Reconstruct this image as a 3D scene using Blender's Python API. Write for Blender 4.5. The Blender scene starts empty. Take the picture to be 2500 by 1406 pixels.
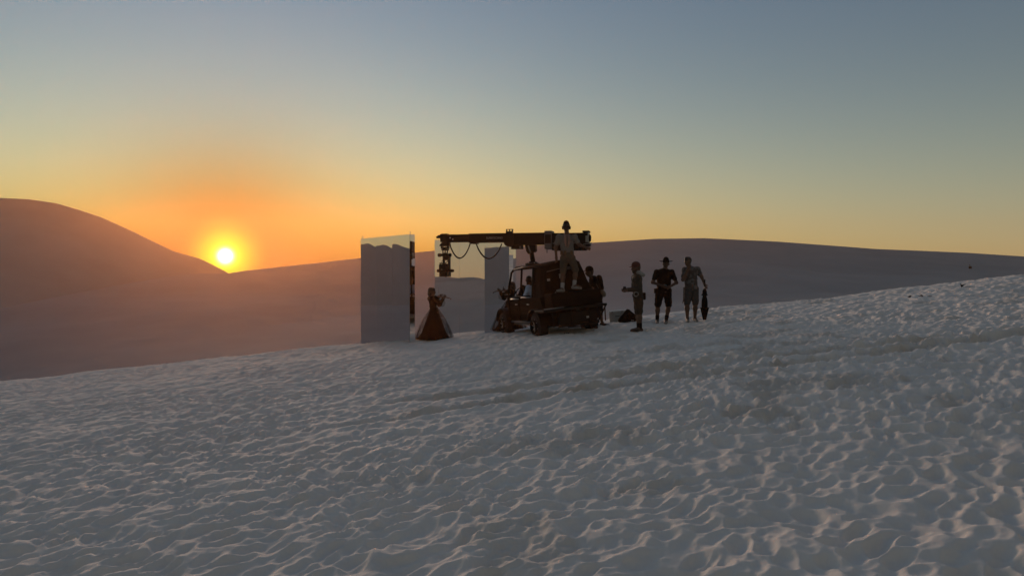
import bpy, bmesh, math, random
import numpy as np
from mathutils import Vector, Matrix

random.seed(7)
R = math.radians
sc = bpy.context.scene
COL = sc.collection

# ------------------------------------------------------------------ camera
CAMZ = 1.75
F = 1962.0 / 2500.0
cam = bpy.data.cameras.new('camera')
cam_o = bpy.data.objects.new('camera', cam)
COL.objects.link(cam_o)
cam.sensor_width = 36.0
cam.lens = 36.0 * F
cam.clip_start = 0.05
cam.clip_end = 3000.0
cam_o.location = (0, 0, CAMZ)
cam_o.rotation_euler = (R(90 - 0.38), 0, 0)
sc.camera = cam_o

# ------------------------------------------------------------------ sun and sky
SUN_AZ, SUN_EL = R(-19.63), R(1.79)
SUN = Vector((math.sin(SUN_AZ) * math.cos(SUN_EL), math.cos(SUN_AZ) * math.cos(SUN_EL), math.sin(SUN_EL)))
world = bpy.data.worlds.new('World')
sc.world = world
world.use_nodes = True


def build_sky():
    nt = world.node_tree
    N, L = nt.nodes, nt.links
    bg = N['Background']
    tc = N.new('ShaderNodeTexCoord')

    def M(op, a, b=None, clamp=False):
        n = N.new('ShaderNodeMath')
        n.operation = op
        n.use_clamp = clamp
        for i, v in enumerate((a, b)):
            if v is None:
                continue
            if isinstance(v, (int, float)):
                n.inputs[i].default_value = v
            else:
                L.new(v, n.inputs[i])
        return n.outputs[0]

    nrm = N.new('ShaderNodeVectorMath'); nrm.operation = 'NORMALIZE'
    L.new(tc.outputs['Generated'], nrm.inputs[0])
    sep = N.new('ShaderNodeSeparateXYZ')
    L.new(nrm.outputs[0], sep.inputs[0])
    elev = M('ARCSINE', M('MAXIMUM', sep.outputs[2], 0.0))
    dot = N.new('ShaderNodeVectorMath'); dot.operation = 'DOT_PRODUCT'
    L.new(nrm.outputs[0], dot.inputs[0])
    dot.inputs[1].default_value = SUN
    gam = M('ARCCOSINE', M('MINIMUM', M('MAXIMUM', dot.outputs['Value'], -1.0), 1.0))
    ex = lambda v, s: M('EXPONENT', M('MULTIPLY', v, -1.0 / s))
    el1 = ex(elev, .06)
    basis = [1.0, el1, ex(elev, .20), ex(gam, .04), ex(gam, .10), ex(gam, .60), M('MULTIPLY', el1, ex(gam, .35)),
             M('MULTIPLY', gam, M('SUBTRACT', 1.0, ex(elev, .30)))]
    # log radiance: air colour towards the zenith, red air low down, brighter towards the sun
    coef = [[-3.9495, -3.0983, -2.0971], [-0.9141, -1.1588, -0.8357], [3.7627, 2.8183, 0.9939], [-0.9487, -0.9204, -3.5164],
            [-6.3937, -2.8158, -1.6045], [2.7333, 2.3085, 1.6917], [-3.6574, -5.074, -9.0055], [0.7592, 0.4103, 0.0027]]
    # sun disc and the aureole round it
    g2 = M('MULTIPLY', gam, gam)
    aur = M('EXPONENT', M('MULTIPLY', g2, -1.0 / (.0245 ** 2)))
    aur2 = M('EXPONENT', M('MULTIPLY', gam, -1.0 / .05))
    disc = M('EXPONENT', M('MULTIPLY', g2, -1.0 / (.0062 ** 2)))
    rgb = []
    for c in range(3):
        acc = None
        for b, k in zip(basis, coef):
            t = k[c] if b == 1.0 else M('MULTIPLY', b, k[c])
            acc = t if acc is None else M('ADD', t, acc)
        v = M('EXPONENT', acc)
        v = M('ADD', v, M('MULTIPLY', aur, (0.8, 1.15, 0.012)[c]))
        v = M('ADD', v, M('MULTIPLY', aur2, (0.05, 0.0, 0.0)[c]))
        v = M('ADD', v, M('MULTIPLY', disc, (9.0, 8.0, 6.0)[c]))
        rgb.append(v)
    cmb = N.new('ShaderNodeCombineXYZ')
    for i in range(3):
        L.new(rgb[i], cmb.inputs[i])
    L.new(cmb.outputs[0], bg.inputs[0])
    bg.inputs[1].default_value = 1.0


build_sky()
sun_d = bpy.data.lights.new('sun', 'SUN')
sun_d.energy = 3.7
sun_d.angle = R(20)
sun_d.color = (1.0, 0.69, 0.50)
sun_o = bpy.data.objects.new('sun', sun_d)
COL.objects.link(sun_o)
sun_o.rotation_euler = (-SUN).to_track_quat('-Z', 'Y').to_euler()
sun_o.location = SUN * 500

vs = sc.view_settings
vs.view_transform = 'Standard'
vs.look = 'None'
vs.exposure = 0.0
vs.gamma = 1.0
vs.use_curve_mapping = False
sc.cycles.use_denoising = True
sc.cycles.max_bounces = 8
sc.cycles.volume_bounces = 0
sc.cycles.caustics_reflective = False
sc.cycles.caustics_refractive = False


# ------------------------------------------------------------------ materials
def mat(name, col, rough=.7, metal=0.0, var=.12, scale=8.0, spec=.4, col2=None, bump=0.0, bscale=40.0):
    m = bpy.data.materials.new(name)
    m.use_nodes = True
    nt = m.node_tree
    b = nt.nodes['Principled BSDF']
    tc = nt.nodes.new('ShaderNodeTexCoord')
    nz = nt.nodes.new('ShaderNodeTexNoise')
    nz.inputs['Scale'].default_value = scale
    nz.inputs['Detail'].default_value = 5
    nt.links.new(tc.outputs['Object'], nz.inputs['Vector'])
    rp = nt.nodes.new('ShaderNodeValToRGB')
    if col2 is None:
        rp.color_ramp.elements[0].color = (*[c * (1 - var) for c in col], 1)
        rp.color_ramp.elements[1].color = (*[min(1, c * (1 + var)) for c in col], 1)
        rp.color_ramp.elements[0].position = .3
        rp.color_ramp.elements[1].position = .7
    else:
        rp.color_ramp.elements[0].color = (*col, 1)
        rp.color_ramp.elements[1].color = (*col2, 1)
        rp.color_ramp.elements[0].position = .46
        rp.color_ramp.elements[1].position = .54
    nt.links.new(nz.outputs['Fac'], rp.inputs['Fac'])
    nt.links.new(rp.outputs['Color'], b.inputs['Base Color'])
    b.inputs['Roughness'].default_value = rough
    b.inputs['Metallic'].default_value = metal
    b.inputs['Specular IOR Level'].default_value = spec
    if bump:
        n2 = nt.nodes.new('ShaderNodeTexNoise')
        n2.inputs['Scale'].default_value = bscale
        n2.inputs['Detail'].default_value = 4
        nt.links.new(tc.outputs['Object'], n2.inputs['Vector'])
        bp = nt.nodes.new('ShaderNodeBump')
        bp.inputs['Strength'].default_value = bump
        bp.inputs['Distance'].default_value = .02
        nt.links.new(n2.outputs['Fac'], bp.inputs['Height'])
        nt.links.new(bp.outputs['Normal'], b.inputs['Normal'])
    return m


def sheer(name, col, alpha):
    """tulle: a thin open weave, part of the light passes straight through"""
    m = bpy.data.materials.new(name)
    m.use_nodes = True
    nt = m.node_tree
    out = nt.nodes['Material Output']
    b = nt.nodes['Principled BSDF']
    b.inputs['Base Color'].default_value = (*col, 1)
    b.inputs['Roughness'].default_value = .95
    b.inputs['Specular IOR Level'].default_value = .05
    tr = nt.nodes.new('ShaderNodeBsdfTransparent')
    mx = nt.nodes.new('ShaderNodeMixShader')
    tc = nt.nodes.new('ShaderNodeTexCoord')
    nz = nt.nodes.new('ShaderNodeTexNoise')
    nz.inputs['Scale'].default_value = 9
    nz.inputs['Detail'].default_value = 3
    nt.links.new(tc.outputs['Object'], nz.inputs['Vector'])
    mr = nt.nodes.new('ShaderNodeMapRange')
    mr.inputs['From Min'].default_value = .35
    mr.inputs['From Max'].default_value = .65
    mr.inputs['To Min'].default_value = alpha * .55
    mr.inputs['To Max'].default_value = min(1, alpha * 1.4)
    nt.links.new(nz.outputs['Fac'], mr.inputs['Value'])
    nt.links.new(mr.outputs[0], mx.inputs[0])
    nt.links.new(tr.outputs[0], mx.inputs[1])
    nt.links.new(b.outputs[0], mx.inputs[2])
    nt.links.new(mx.outputs[0], out.inputs['Surface'])
    return m


def sand_material():
    m = bpy.data.materials.new('white_sand')
    m.use_nodes = True
    nt = m.node_tree
    b = nt.nodes['Principled BSDF']
    tc = nt.nodes.new('ShaderNodeTexCoord')
    at = nt.nodes.new('ShaderNodeAttribute')
    at.attribute_name = 'damp'
    nz = nt.nodes.new('ShaderNodeTexNoise')
    nz.inputs['Scale'].default_value = .9
    nz.inputs['Detail'].default_value = 9
    nz.inputs['Roughness'].default_value = .7
    nt.links.new(tc.outputs['Object'], nz.inputs['Vector'])
    rp = nt.nodes.new('ShaderNodeValToRGB')
    rp.color_ramp.elements[0].color = (.77, .705, .63, 1)
    rp.color_ramp.elements[1].color = (.88, .81, .725, 1)
    rp.color_ramp.elements[0].position = .3
    rp.color_ramp.elements[1].position = .7
    nt.links.new(nz.outputs['Fac'], rp.inputs['Fac'])
    mx = nt.nodes.new('ShaderNodeMix')
    mx.data_type = 'RGBA'
    nt.links.new(at.outputs['Fac'], mx.inputs[0])
    nt.links.new(rp.outputs['Color'], mx.inputs[6])
    mx.inputs[7].default_value = (.46, .37, .27, 1)
    dune_shade = nt.nodes.new('ShaderNodeAttribute')
    dune_shade.attribute_name = 'dune_shade'
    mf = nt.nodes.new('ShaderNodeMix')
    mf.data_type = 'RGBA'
    nt.links.new(dune_shade.outputs['Fac'], mf.inputs[0])
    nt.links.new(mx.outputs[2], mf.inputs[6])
    r3 = nt.nodes.new('ShaderNodeValToRGB')          # darker sand colour: the shade on the dune faces is painted in
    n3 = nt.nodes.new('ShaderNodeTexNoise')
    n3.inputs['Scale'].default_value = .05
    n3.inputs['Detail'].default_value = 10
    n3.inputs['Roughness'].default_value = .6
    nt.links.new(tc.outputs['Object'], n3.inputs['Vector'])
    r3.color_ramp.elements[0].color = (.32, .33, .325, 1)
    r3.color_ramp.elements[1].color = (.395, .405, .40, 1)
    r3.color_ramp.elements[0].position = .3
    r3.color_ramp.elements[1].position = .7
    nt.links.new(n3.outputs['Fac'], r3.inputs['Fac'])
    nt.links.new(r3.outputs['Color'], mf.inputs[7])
    nt.links.new(mf.outputs[2], b.inputs['Base Color'])
    b.inputs['Roughness'].default_value = .95
    b.inputs['Specular IOR Level'].default_value = .15
    n2 = nt.nodes.new('ShaderNodeTexNoise')
    n2.inputs['Scale'].default_value = 26
    n2.inputs['Detail'].default_value = 8
    n2.inputs['Roughness'].default_value = .65
    nt.links.new(tc.outputs['Object'], n2.inputs['Vector'])
    bp = nt.nodes.new('ShaderNodeBump')
    bp.inputs['Strength'].default_value = .35
    bp.inputs['Distance'].default_value = .012
    nt.links.new(n2.outputs['Fac'], bp.inputs['Height'])
    nt.links.new(bp.outputs['Normal'], b.inputs['Normal'])
    return m


SAND = sand_material()


# ------------------------------------------------------------------ terrain functions
def hsh(ix, iy, seed):
    h = (ix.astype(np.int64) * 374761393 + iy.astype(np.int64) * 668265263 + seed * 1274126177) & 0xFFFFFFFF
    h = ((h ^ (h >> 13)) * 1274126177) & 0xFFFFFFFF
    h = (h ^ (h >> 16)) & 0xFFFFFFFF
    h = (h * 2246822519) & 0xFFFFFFFF
    h = (h ^ (h >> 15)) & 0xFFFFFF
    return h / float(0xFFFFFF)


def vn(x, y, seed=0):
    ix = np.floor(x); iy = np.floor(y)
    fx = x - ix; fy = y - iy
    fx = fx * fx * fx * (fx * (fx * 6 - 15) + 10); fy = fy * fy * fy * (fy * (fy * 6 - 15) + 10)
    a = hsh(ix, iy, seed); b = hsh(ix + 1, iy, seed); c = hsh(ix, iy + 1, seed); d = hsh(ix + 1, iy + 1, seed)
    return (a + (b - a) * fx) * (1 - fy) + (c + (d - c) * fx) * fy - .5


def fbm(x, y, seed=0, o=3):
    s = 0; a = 1.0
    for i in range(o):
        s = s + a * vn(x * 2 ** i + 17.3 * i, y * 2 ** i - 9.1 * i, seed + i)
        a *= .5
    return s


def pits(x, y, c, seed, steep=1.2, dmin=.08, dmax=.30, cap=.07):
    """trodden sand: overlapping bowls meeting in sharp crests"""
    gx = x / c; gy = y / c
    ix = np.floor(gx); iy = np.floor(gy)
    k = .022; acc = np.full(x.shape, math.exp(-cap / k))
    for dx in (-1, 0, 1):
        for dy in (-1, 0, 1):
            jx = ix + dx; jy = iy + dy
            cx = jx + .5 + .9 * (hsh(jx, jy, seed) - .5)
            cy = jy + .5 + .9 * (hsh(jx, jy, seed + 1) - .5)
            dep = dmin + (dmax - dmin) * hsh(jx, jy, seed + 2)
            th = hsh(jx, jy, seed + 3) * np.pi
            st = .75 + .5 * hsh(jx, jy, seed + 4)
            ux = gx - cx; uy = gy - cy
            ct = np.cos(th); sn = np.sin(th)
            a = (ux * ct + uy * sn) * st; b = (-ux * sn + uy * ct) / st
            acc += np.exp(-((a * a + b * b) / steep - dep) / k)
    return -k * np.log(acc) * c


AZT = np.radians(np.array([-180, -135, -90, -60]))
def px_az(px): return np.arctan((np.asarray(px, float) - 1250) / 1962.)
def px_el(px, py): return (690 - np.asarray(py, float)) / 1962. * np.cos(px_az(px))

RP = np.array([(0, 752), (300, 694), (440, 671), (500, 668), (560, 667), (597, 661), (717, 648), (880, 630), (1012, 617),
               (1060, 612), (1250, 602), (1456, 592), (1600, 583), (1720, 581.5), (1850, 587.5), (1900, 590), (2050, 601), (2140, 608),
               (2220, 611), (2360, 617), (2500, 626)], float)
R_AZ = np.concatenate([np.radians([-180, -135, -90, -60]), px_az(RP[:, 0]), np.radians([45, 70, 90, 135, 180])])
R_EL = np.concatenate([[.012, .02, -.01, -.03], px_el(RP[:, 0], RP[:, 1]), [.03, .035, .04, .022, .012]])
R_RAD_AZ = np.radians([-180, -135, -90, -33, -19, 0, 32, 60, 90, 135, 180])
R_RAD = np.array([150, 160, 180, 140, 165, 190, 255, 230, 190, 160, 150.])
LP = np.array([(0, 482.4), (72, 485.6), (139, 495.6), (191, 510.7), (247, 529.4), (318.6, 561.3), (358, 581), (424, 613), (450, 620),
               (486, 630), (514, 643), (559.5, 666.8), (640, 716), (720, 760)], float)
L_AZ = np.concatenate([np.radians([-120, -90, -75, -66, -58, -50, -42, -36]), px_az(LP[:, 0])])
L_EL = np.concatenate([[.0, .02, .032, .042, .0505, .060, .075, .086], px_el(LP[:, 0], LP[:, 1])])
Z_AZ = np.radians([-180, -135, -90, -33, 0, 32, 90, 135, 180])
Z_B = np.array([-2, -3, -5, -9, -5, -1, 1.5, 0, -2.])


def sstep(a, b, x):
    t = np.clip((x - a) / (b - a), 0, 1)
    return t * t * (3 - 2 * t)


def zfar(x, y):
    r = np.hypot(x, y); az = np.arctan2(x, y)
    el = np.interp(az, R_AZ, R_EL); Rr = np.interp(az, R_RAD_AZ, R_RAD); zb = np.interp(az, Z_AZ, Z_B)
    zr = CAMZ + el * Rr
    t = (r - 60) / (Rr - 60)
    up = zb + (zr - zb) * np.clip(t, 0, 1) ** 2.0
    dn = zr - 14 * (1 - np.exp(-np.maximum(r - Rr, 0) / 35.))
    z = np.where(t < 1, up, dn)
    und = 1.5 * fbm(x / 38., y / 38., 5, 2) + .5 * fbm(x / 11., y / 11., 8, 2)
    return z + und * np.clip((1 - t) * 3, 0, 1) * np.clip(t * 4, 0, 1)


def zleft(x, y):
    r = np.hypot(x, y); az = np.arctan2(x, y)
    el = np.interp(az, L_AZ, L_EL); Rr = 200.
    zr = CAMZ + el * Rr
    t = (r - 130) / (Rr - 130)
    up = -14 + (zr + 14) * np.clip(t, 0, 1) ** 1.3
    dn = zr - 24 * (1 - np.exp(-np.maximum(r - Rr, 0) / 40.))
    z = np.where(t < 1, up, dn)
    return z + 1.0 * fbm(x / 30., y / 30., 15, 2) * np.clip((1 - t) * 3, 0, 1)


def zbase(x, y):
    yc = 27.2 + 1.2 * fbm(x / 8., 0 * x, 31, 2)
    s = y - yc
    w = 2.0; k = .30
    near = .1027 * x + .016 * y - k * (np.sqrt(s * s + w * w) + s) / 2
    near = near + .10 * fbm(x / 3.2, y / 3.2, 41, 2)
    r = np.hypot(x, y)
    t = sstep(38, 72, r)
    return near * (1 - t) + zfar(x, y) * t


def rut(x, y, a, b, seed):
    """a wheel rut across the slope: offset s from its line, with a wavering edge"""
    s = (y - (a + b * x)) / math.sqrt(1 + b * b)
    s = s + .10 * vn(x / 1.3, 0 * x, seed) + .05 * vn(x / .35, y / .35, seed + 1)
    live = sstep(-3.4, -.6, x) * (.8 + .5 * (vn(x / 1.1, 0 * x, seed + 3)))
    return s, live


def detail(x, y):
    r = np.hypot(x, y)
    wx = x + .16 * vn(x / .5, y / .5, 51); wy = y + .16 * vn(x / .5, y / .5, 52)
    # the wind has drawn the pits out one way
    qx = (wx * .58 + wy * .82) * .72; qy = (wx * .82 - wy * .58) * 1.15
    amp = .80 + .25 * sstep(-5, 4, x) + .62 * fbm(x / 2.1, y / 2.1, 53, 2)
    wR = sstep(-3.5, 3.0, x + .8 * vn(x / 2., y / 2., 60))
    h = (1 - wR) * pits(qx * .90, qy * 1.05, .19, 61, 1.1, .06, .30, .08) + wR * pits(qx * 1.08, qy * 1.05, .185, 65, 1.1, .05, .30, .08)
    amp = amp * (1 - .45 * sstep(11, 24, r))
    h = h * amp * (1.12 - .22 * wR)
    h = h + pits(qx + 3.1, qy - 1.7, .50, 71, 1.6, .02, .16) * (.30 + .12 * wR)
    m2 = sstep(-.12, .22, fbm(x / 1.7, y / 1.7, 54, 2))
    h = h + np.minimum(pits(wx * 1.0, wy, .12, 81), .05) * (.30 + .36 * m2) * amp
    # crumbled clods
    m3 = sstep(.10, .30, fbm(x / .9, y / .9, 55, 2)) * sstep(-4, 3, x)
    h = h + m3 * (.034 * fbm(x / .07, y / .07, 56, 2) + .05 * np.abs(vn(x / .16, y / .16, 57)))
    h = h + .011 * fbm(x / .09, y / .09, 58, 2)
    damp = .35 * m3 * sstep(.1, .3, vn(x / .5, y / .5, 59) + .25)
    for a, b, sd in ((10.75, .21, 101), (12.15, .10, 111)):
        s, lv = rut(x, y, a, b, sd)
        h = h - lv * .06 * np.exp(-(s / .14) ** 2) + lv * .05 * np.exp(-((s - .30) / .13) ** 2) + lv * .03 * np.exp(-((s + .30) / .12) ** 2)
        cr = np.exp(-((s - .12) / .22) ** 2) * lv
        h = h + cr * (.045 * fbm(x / .09, y / .09, sd + 5, 2) + .02 * vn(x / .2, y / .2, sd + 6))
        damp = np.maximum(damp, np.clip(.5 * np.exp(-((s - .14) / .13) ** 2) * lv * (.55 + 1.1 * (vn(x / .3, y / .3, sd + 7) + .3)), 0, 1))
    # sand banked up against the foot of the tall mirror
    h = h + .10 * np.exp(-(((x + 3.9) / 1.3) ** 2 + ((y - 23.6) / .7) ** 2))
    fade = 1 - sstep(30, 44, r)
    return h * fade, damp * fade


def gz(x, y):
    X = np.array([float(x)]); Y = np.array([float(y)])
    return float((zbase(X, Y) + detail(X, Y)[0])[0])


def gsm(x, y):
    """ground level smoothed over the footprints"""
    X = np.array([float(x) + a for a in (-.3, 0, .3) for b in (-.3, 0, .3)]); Y = np.array([float(y) + b for a in (-.3, 0, .3) for b in (-.3, 0, .3)])
    return float((zbase(X, Y) + detail(X, Y)[0]).mean())


def sheet(name, radii, az, fz, wrap, label_kind='structure', attr=False):
    if callable(radii):
        rr = radii((az + np.pi) % (2 * np.pi) - np.pi); aa = np.broadcast_to(az[None, :], rr.shape)
    else:
        rr, aa = np.meshgrid(radii, az, indexing='ij')
    x = (rr * np.sin(aa)).ravel(); y = (rr * np.cos(aa)).ravel()
    if attr:
        d, damp = detail(x, y)
        z = zbase(x, y) + d
    else:
        z = fz(x, y)
    nr, na = rr.shape
    i = np.arange(nr * na).reshape(nr, na)
    if wrap:
        a = i; b = np.roll(i, -1, axis=1)
    else:
        a = i[:, :-1]; b = i[:, 1:]
    q = np.stack([a[:-1], b[:-1], b[1:], a[1:]], -1).reshape(-1, 4)
    q = q[:, ::-1]
    me = bpy.data.meshes.new(name)
    me.vertices.add(nr * na)
    me.vertices.foreach_set('co', np.stack([x, y, z], 1).astype(np.float32).ravel())
    me.loops.add(q.size)
    me.loops.foreach_set('vertex_index', q.astype(np.int32).ravel())
    me.polygons.add(len(q))
    me.polygons.foreach_set('loop_start', np.arange(0, q.size, 4, dtype=np.int32))
    me.polygons.foreach_set('loop_total', np.full(len(q), 4, np.int32))
    me.polygons.foreach_set('use_smooth', np.ones(len(q), bool))
    if attr:
        at = me.attributes.new('damp', 'FLOAT', 'POINT')
        at.data.foreach_set('value', damp.astype(np.float32))
    at = me.attributes.new('dune_shade', 'FLOAT', 'POINT')  # mask for the shade painted into the sand past the crest and on the dunes
    dune_shade = sstep(28.5, 33, y + 1.2 * fbm(x / 2., y / 2., 91, 2)) if attr else np.ones(x.shape)
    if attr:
        dune_shade = np.maximum(dune_shade, sstep(34, 46, np.hypot(x, y)))
    at.data.foreach_set('value', dune_shade.astype(np.float32))
    me.update(calc_edges=True)
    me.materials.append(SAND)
    o = bpy.data.objects.new(name, me)
    COL.objects.link(o)
    o['kind'] = 'structure'
    return o


def ground():
    rad = [.25]
    while rad[-1] < 76:
        r = rad[-1]
        if r < 2: d = .05
        elif r < 28: d = min(max(.0007 * r * r, .013), .065)
        else: d = min(.065 * 1.04 ** ((r - 28) * 6), .8)
        rad.append(r + d)
    fine = np.linspace(R(-44), R(44), 1050)
    rest = np.linspace(R(44), R(316), 260)[1:-1]
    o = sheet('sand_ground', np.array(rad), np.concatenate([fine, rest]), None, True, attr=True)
    o['label'] = 'pale trodden sand slope covered in footprints'
    a1 = np.linspace(R(-36), R(36), 420); a2 = np.linspace(R(36), R(324), 340)[1:-1]
    rr = np.concatenate([np.linspace(0, .8, 60), np.linspace(.81, 1, 60), np.linspace(1.01, 1.25, 20)])
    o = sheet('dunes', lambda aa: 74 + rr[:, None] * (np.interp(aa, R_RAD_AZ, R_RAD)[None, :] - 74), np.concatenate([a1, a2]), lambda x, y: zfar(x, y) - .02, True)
    o['label'] = 'smooth shaded dunes rolling off to the right'
    rr = np.concatenate([np.linspace(131, 188, 30), np.linspace(189, 204, 40), np.linspace(206, 236, 14)])
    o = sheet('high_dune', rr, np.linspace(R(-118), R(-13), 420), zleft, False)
    o['label'] = 'high smooth dune with the sun setting beside its flank'


ground()
# ------------------------------------------------------------------ mesh helpers
def link(name, me, parent=None, m=None, smooth=True, bevel=0.0):
    if m is not None:
        me.materials.append(m)
    if smooth:
        for p in me.polygons:
            p.use_smooth = True
    o = bpy.data.objects.new(name, me)
    COL.objects.link(o)
    if parent is not None:
        o.parent = parent
    if bevel:
        b = o.modifiers.new('bevel', 'BEVEL')
        b.width = bevel
        b.segments = 2
        b.limit_method = 'ANGLE'
        b.harden_normals = False
    return o


def tag(o, label, cat, group=None):
    o['label'] = label
    o['category'] = cat
    if group:
        o['group'] = group
    return o


def empty(name, loc, rot=None, mtx=None):
    o = bpy.data.objects.new(name, None)
    o.empty_display_size = .1
    COL.objects.link(o)
    if mtx is not None:
        o.matrix_world = mtx
    else:
        o.location = loc
        if rot is not None:
            o.rotation_euler = rot
    return o


class MB:
    def __init__(s):
        s.v = []; s.f = []

    def add(s, vs, fs):
        n = len(s.v)
        s.v += [tuple(v) for v in vs]
        s.f += [tuple(i + n for i in f) for f in fs]
        return s

    def box(s, x0, x1, y0, y1, z0, z1, rot=None, piv=None):
        vs = [Vector((x, y, z)) for z in (z0, z1) for y in (y0, y1) for x in (x0, x1)]
        if rot is not None:
            c = Vector(piv) if piv else Vector(((x0 + x1) / 2, (y0 + y1) / 2, (z0 + z1) / 2))
            vs = [c + rot @ (v - c) for v in vs]
        return s.add(vs, [(0, 2, 3, 1), (4, 5, 7, 6), (0, 1, 5, 4), (2, 6, 7, 3), (0, 4, 6, 2), (1, 3, 7, 5)])

    def prism(s, poly, axis, a, b):
        """poly: 2-D outline, extruded from a to b along axis 'x','y' or 'z'"""
        def P(p, t):
            return {'x': (t, p[0], p[1]), 'y': (p[0], t, p[1]), 'z': (p[0], p[1], t)}[axis]
        n = len(poly)
        vs = [P(p, a) for p in poly] + [P(p, b) for p in poly]
        fs = [tuple(range(n))[::-1], tuple(range(n, 2 * n))] + [(i, (i + 1) % n, n + (i + 1) % n, n + i) for i in range(n)]
        return s.add(vs, fs)

    def tube(s, pts, r, n=8, cap=True):
        pts = [Vector(p) for p in pts]
        rs = r if isinstance(r, (list, tuple)) else [r] * len(pts)
        base = len(s.v)
        up = Vector((.123, .31, .95))
        for i, p in enumerate(pts):
            d = (pts[min(i + 1, len(pts) - 1)] - pts[max(i - 1, 0)]).normalized()
            a = d.cross(up)
            if a.length < .05:
                a = d.cross(Vector((1, 0, 0)))
            a.normalize()
            b = d.cross(a)
            for k in range(n):
                t = 2 * math.pi * k / n
                s.v.append(tuple(p + (a * math.cos(t) + b * math.sin(t)) * rs[i]))
        for i in range(len(pts) - 1):
            for k in range(n):
                q = base + i * n + k; w = base + i * n + (k + 1) % n
                s.f.append((q, w, w + n, q + n))
        if cap:
            s.f.append(tuple(base + k for k in range(n))[::-1])
            s.f.append(tuple(base + (len(pts) - 1) * n + k for k in range(n)))
        return s

    def lathe(s, prof, n=24, c=(0, 0, 0), wob=None, axis='z', cap=True):
        base = len(s.v)
        for j, (r, z) in enumerate(prof):
            for k in range(n):
                t = 2 * math.pi * k / n
                rr = r * (wob(t, j, len(prof)) if wob else 1)
                x, y = rr * math.cos(t), rr * math.sin(t)
                p = {'z': (x, y, z), 'x': (z, x, y), 'y': (y, z, x)}[axis]
                s.v.append((c[0] + p[0], c[1] + p[1], c[2] + p[2]))
        for j in range(len(prof) - 1):
            for k in range(n):
                q = base + j * n + k; w = base + j * n + (k + 1) % n
                s.f.append((q, w, w + n, q + n))
        if cap:
            s.f.append(tuple(base + k for k in range(n))[::-1])
            s.f.append(tuple(base + (len(prof) - 1) * n + k for k in range(n)))
        return s

    def ball(s, c, r, n=12, m=8):
        r = r if isinstance(r, (list, tuple)) else (r, r, r)
        prof = [(math.sin(math.pi * j / m), -math.cos(math.pi * j / m)) for j in range(m + 1)]
        base = len(s.v)
        for (q, z) in prof:
            q = max(q, 1e-3)
            for k in range(n):
                t = 2 * math.pi * k / n
                s.v.append((c[0] + r[0] * q * math.cos(t), c[1] + r[1] * q * math.sin(t), c[2] + r[2] * z))
        for j in range(m):
            for k in range(n):
                a = base + j * n + k; b = base + j * n + (k + 1) % n
                s.f.append((a, b, b + n, a + n))
        return s

    def build(s, name, m, parent=None, smooth=False, bevel=0.0):
        me = bpy.data.meshes.new(name)
        me.from_pydata(s.v, [], s.f)
        me.update()
        return link(name, me, parent, m, smooth, bevel)


# ------------------------------------------------------------------ rounded bodies from distance fields
def V(*a): return np.array(a, float)


def smin(a, b, k):
    h = np.clip(.5 + .5 * (b - a) / k, 0, 1)
    return b + (a - b) * h - k * h * (1 - h)


class SDF:
    def __init__(s, k=.03):
        s.p = []; s.k = k; s.cut = []

    def cone(s, a, b, ra, rb, flat=None):
        s.p.append((np.array(a, float), np.array(b, float), ra, rb, flat)); return s

    def ball(s, c, r): return s.cone(c, np.array(c) + V(0, 0, 1e-4), r, r)

    def ell(s, c, d, r, flat): return s.cone(c, d, r, r, flat)

    def plane(s, p, n): s.cut.append((np.array(p, float), np.array(n, float))); return s   # keeps the side n points away from

    def ev(s, P):
        f = None
        for a, b, ra, rb, flat in s.p:
            ba = b - a
            t = np.clip(((P - a) @ ba) / (ba @ ba + 1e-12), 0, 1)
            d = P - a - t[..., None] * ba
            if flat is not None:
                for ax, k in flat:
                    ax = np.array(ax, float); ax = ax / np.linalg.norm(ax)
                    d = d + (1 / k - 1) * (d @ ax)[..., None] * ax
            g = np.sqrt((d * d).sum(-1)) - (ra + (rb - ra) * t)
            f = g if f is None else smin(f, g, s.k)
        for p, n in s.cut:
            f = np.maximum(f, (P - p) @ (n / np.linalg.norm(n)))
        return f

    def mesh(s, h=.014, noise=0.0, seed=1):
        lo = np.min([np.minimum(a, b) - max(ra, rb) * 1.5 for a, b, ra, rb, fl in s.p], 0) - 3 * h
        hi = np.max([np.maximum(a, b) + max(ra, rb) * 1.5 for a, b, ra, rb, fl in s.p], 0) + 3 * h
        n = np.ceil((hi - lo) / h).astype(int) + 1
        G = np.stack(np.meshgrid(*[lo[i] + h * np.arange(n[i]) for i in range(3)], indexing='ij'), -1)
        f = s.ev(G)
        if noise:
            f = f + noise * (np.sin(G[..., 0] * 31 + seed + 2 * np.sin(G[..., 2] * 17)) * np.sin(G[..., 2] * 23 + 1.7 * seed + 2 * np.sin(G[..., 1] * 21)))
        return nets(f, lo, h)


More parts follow.
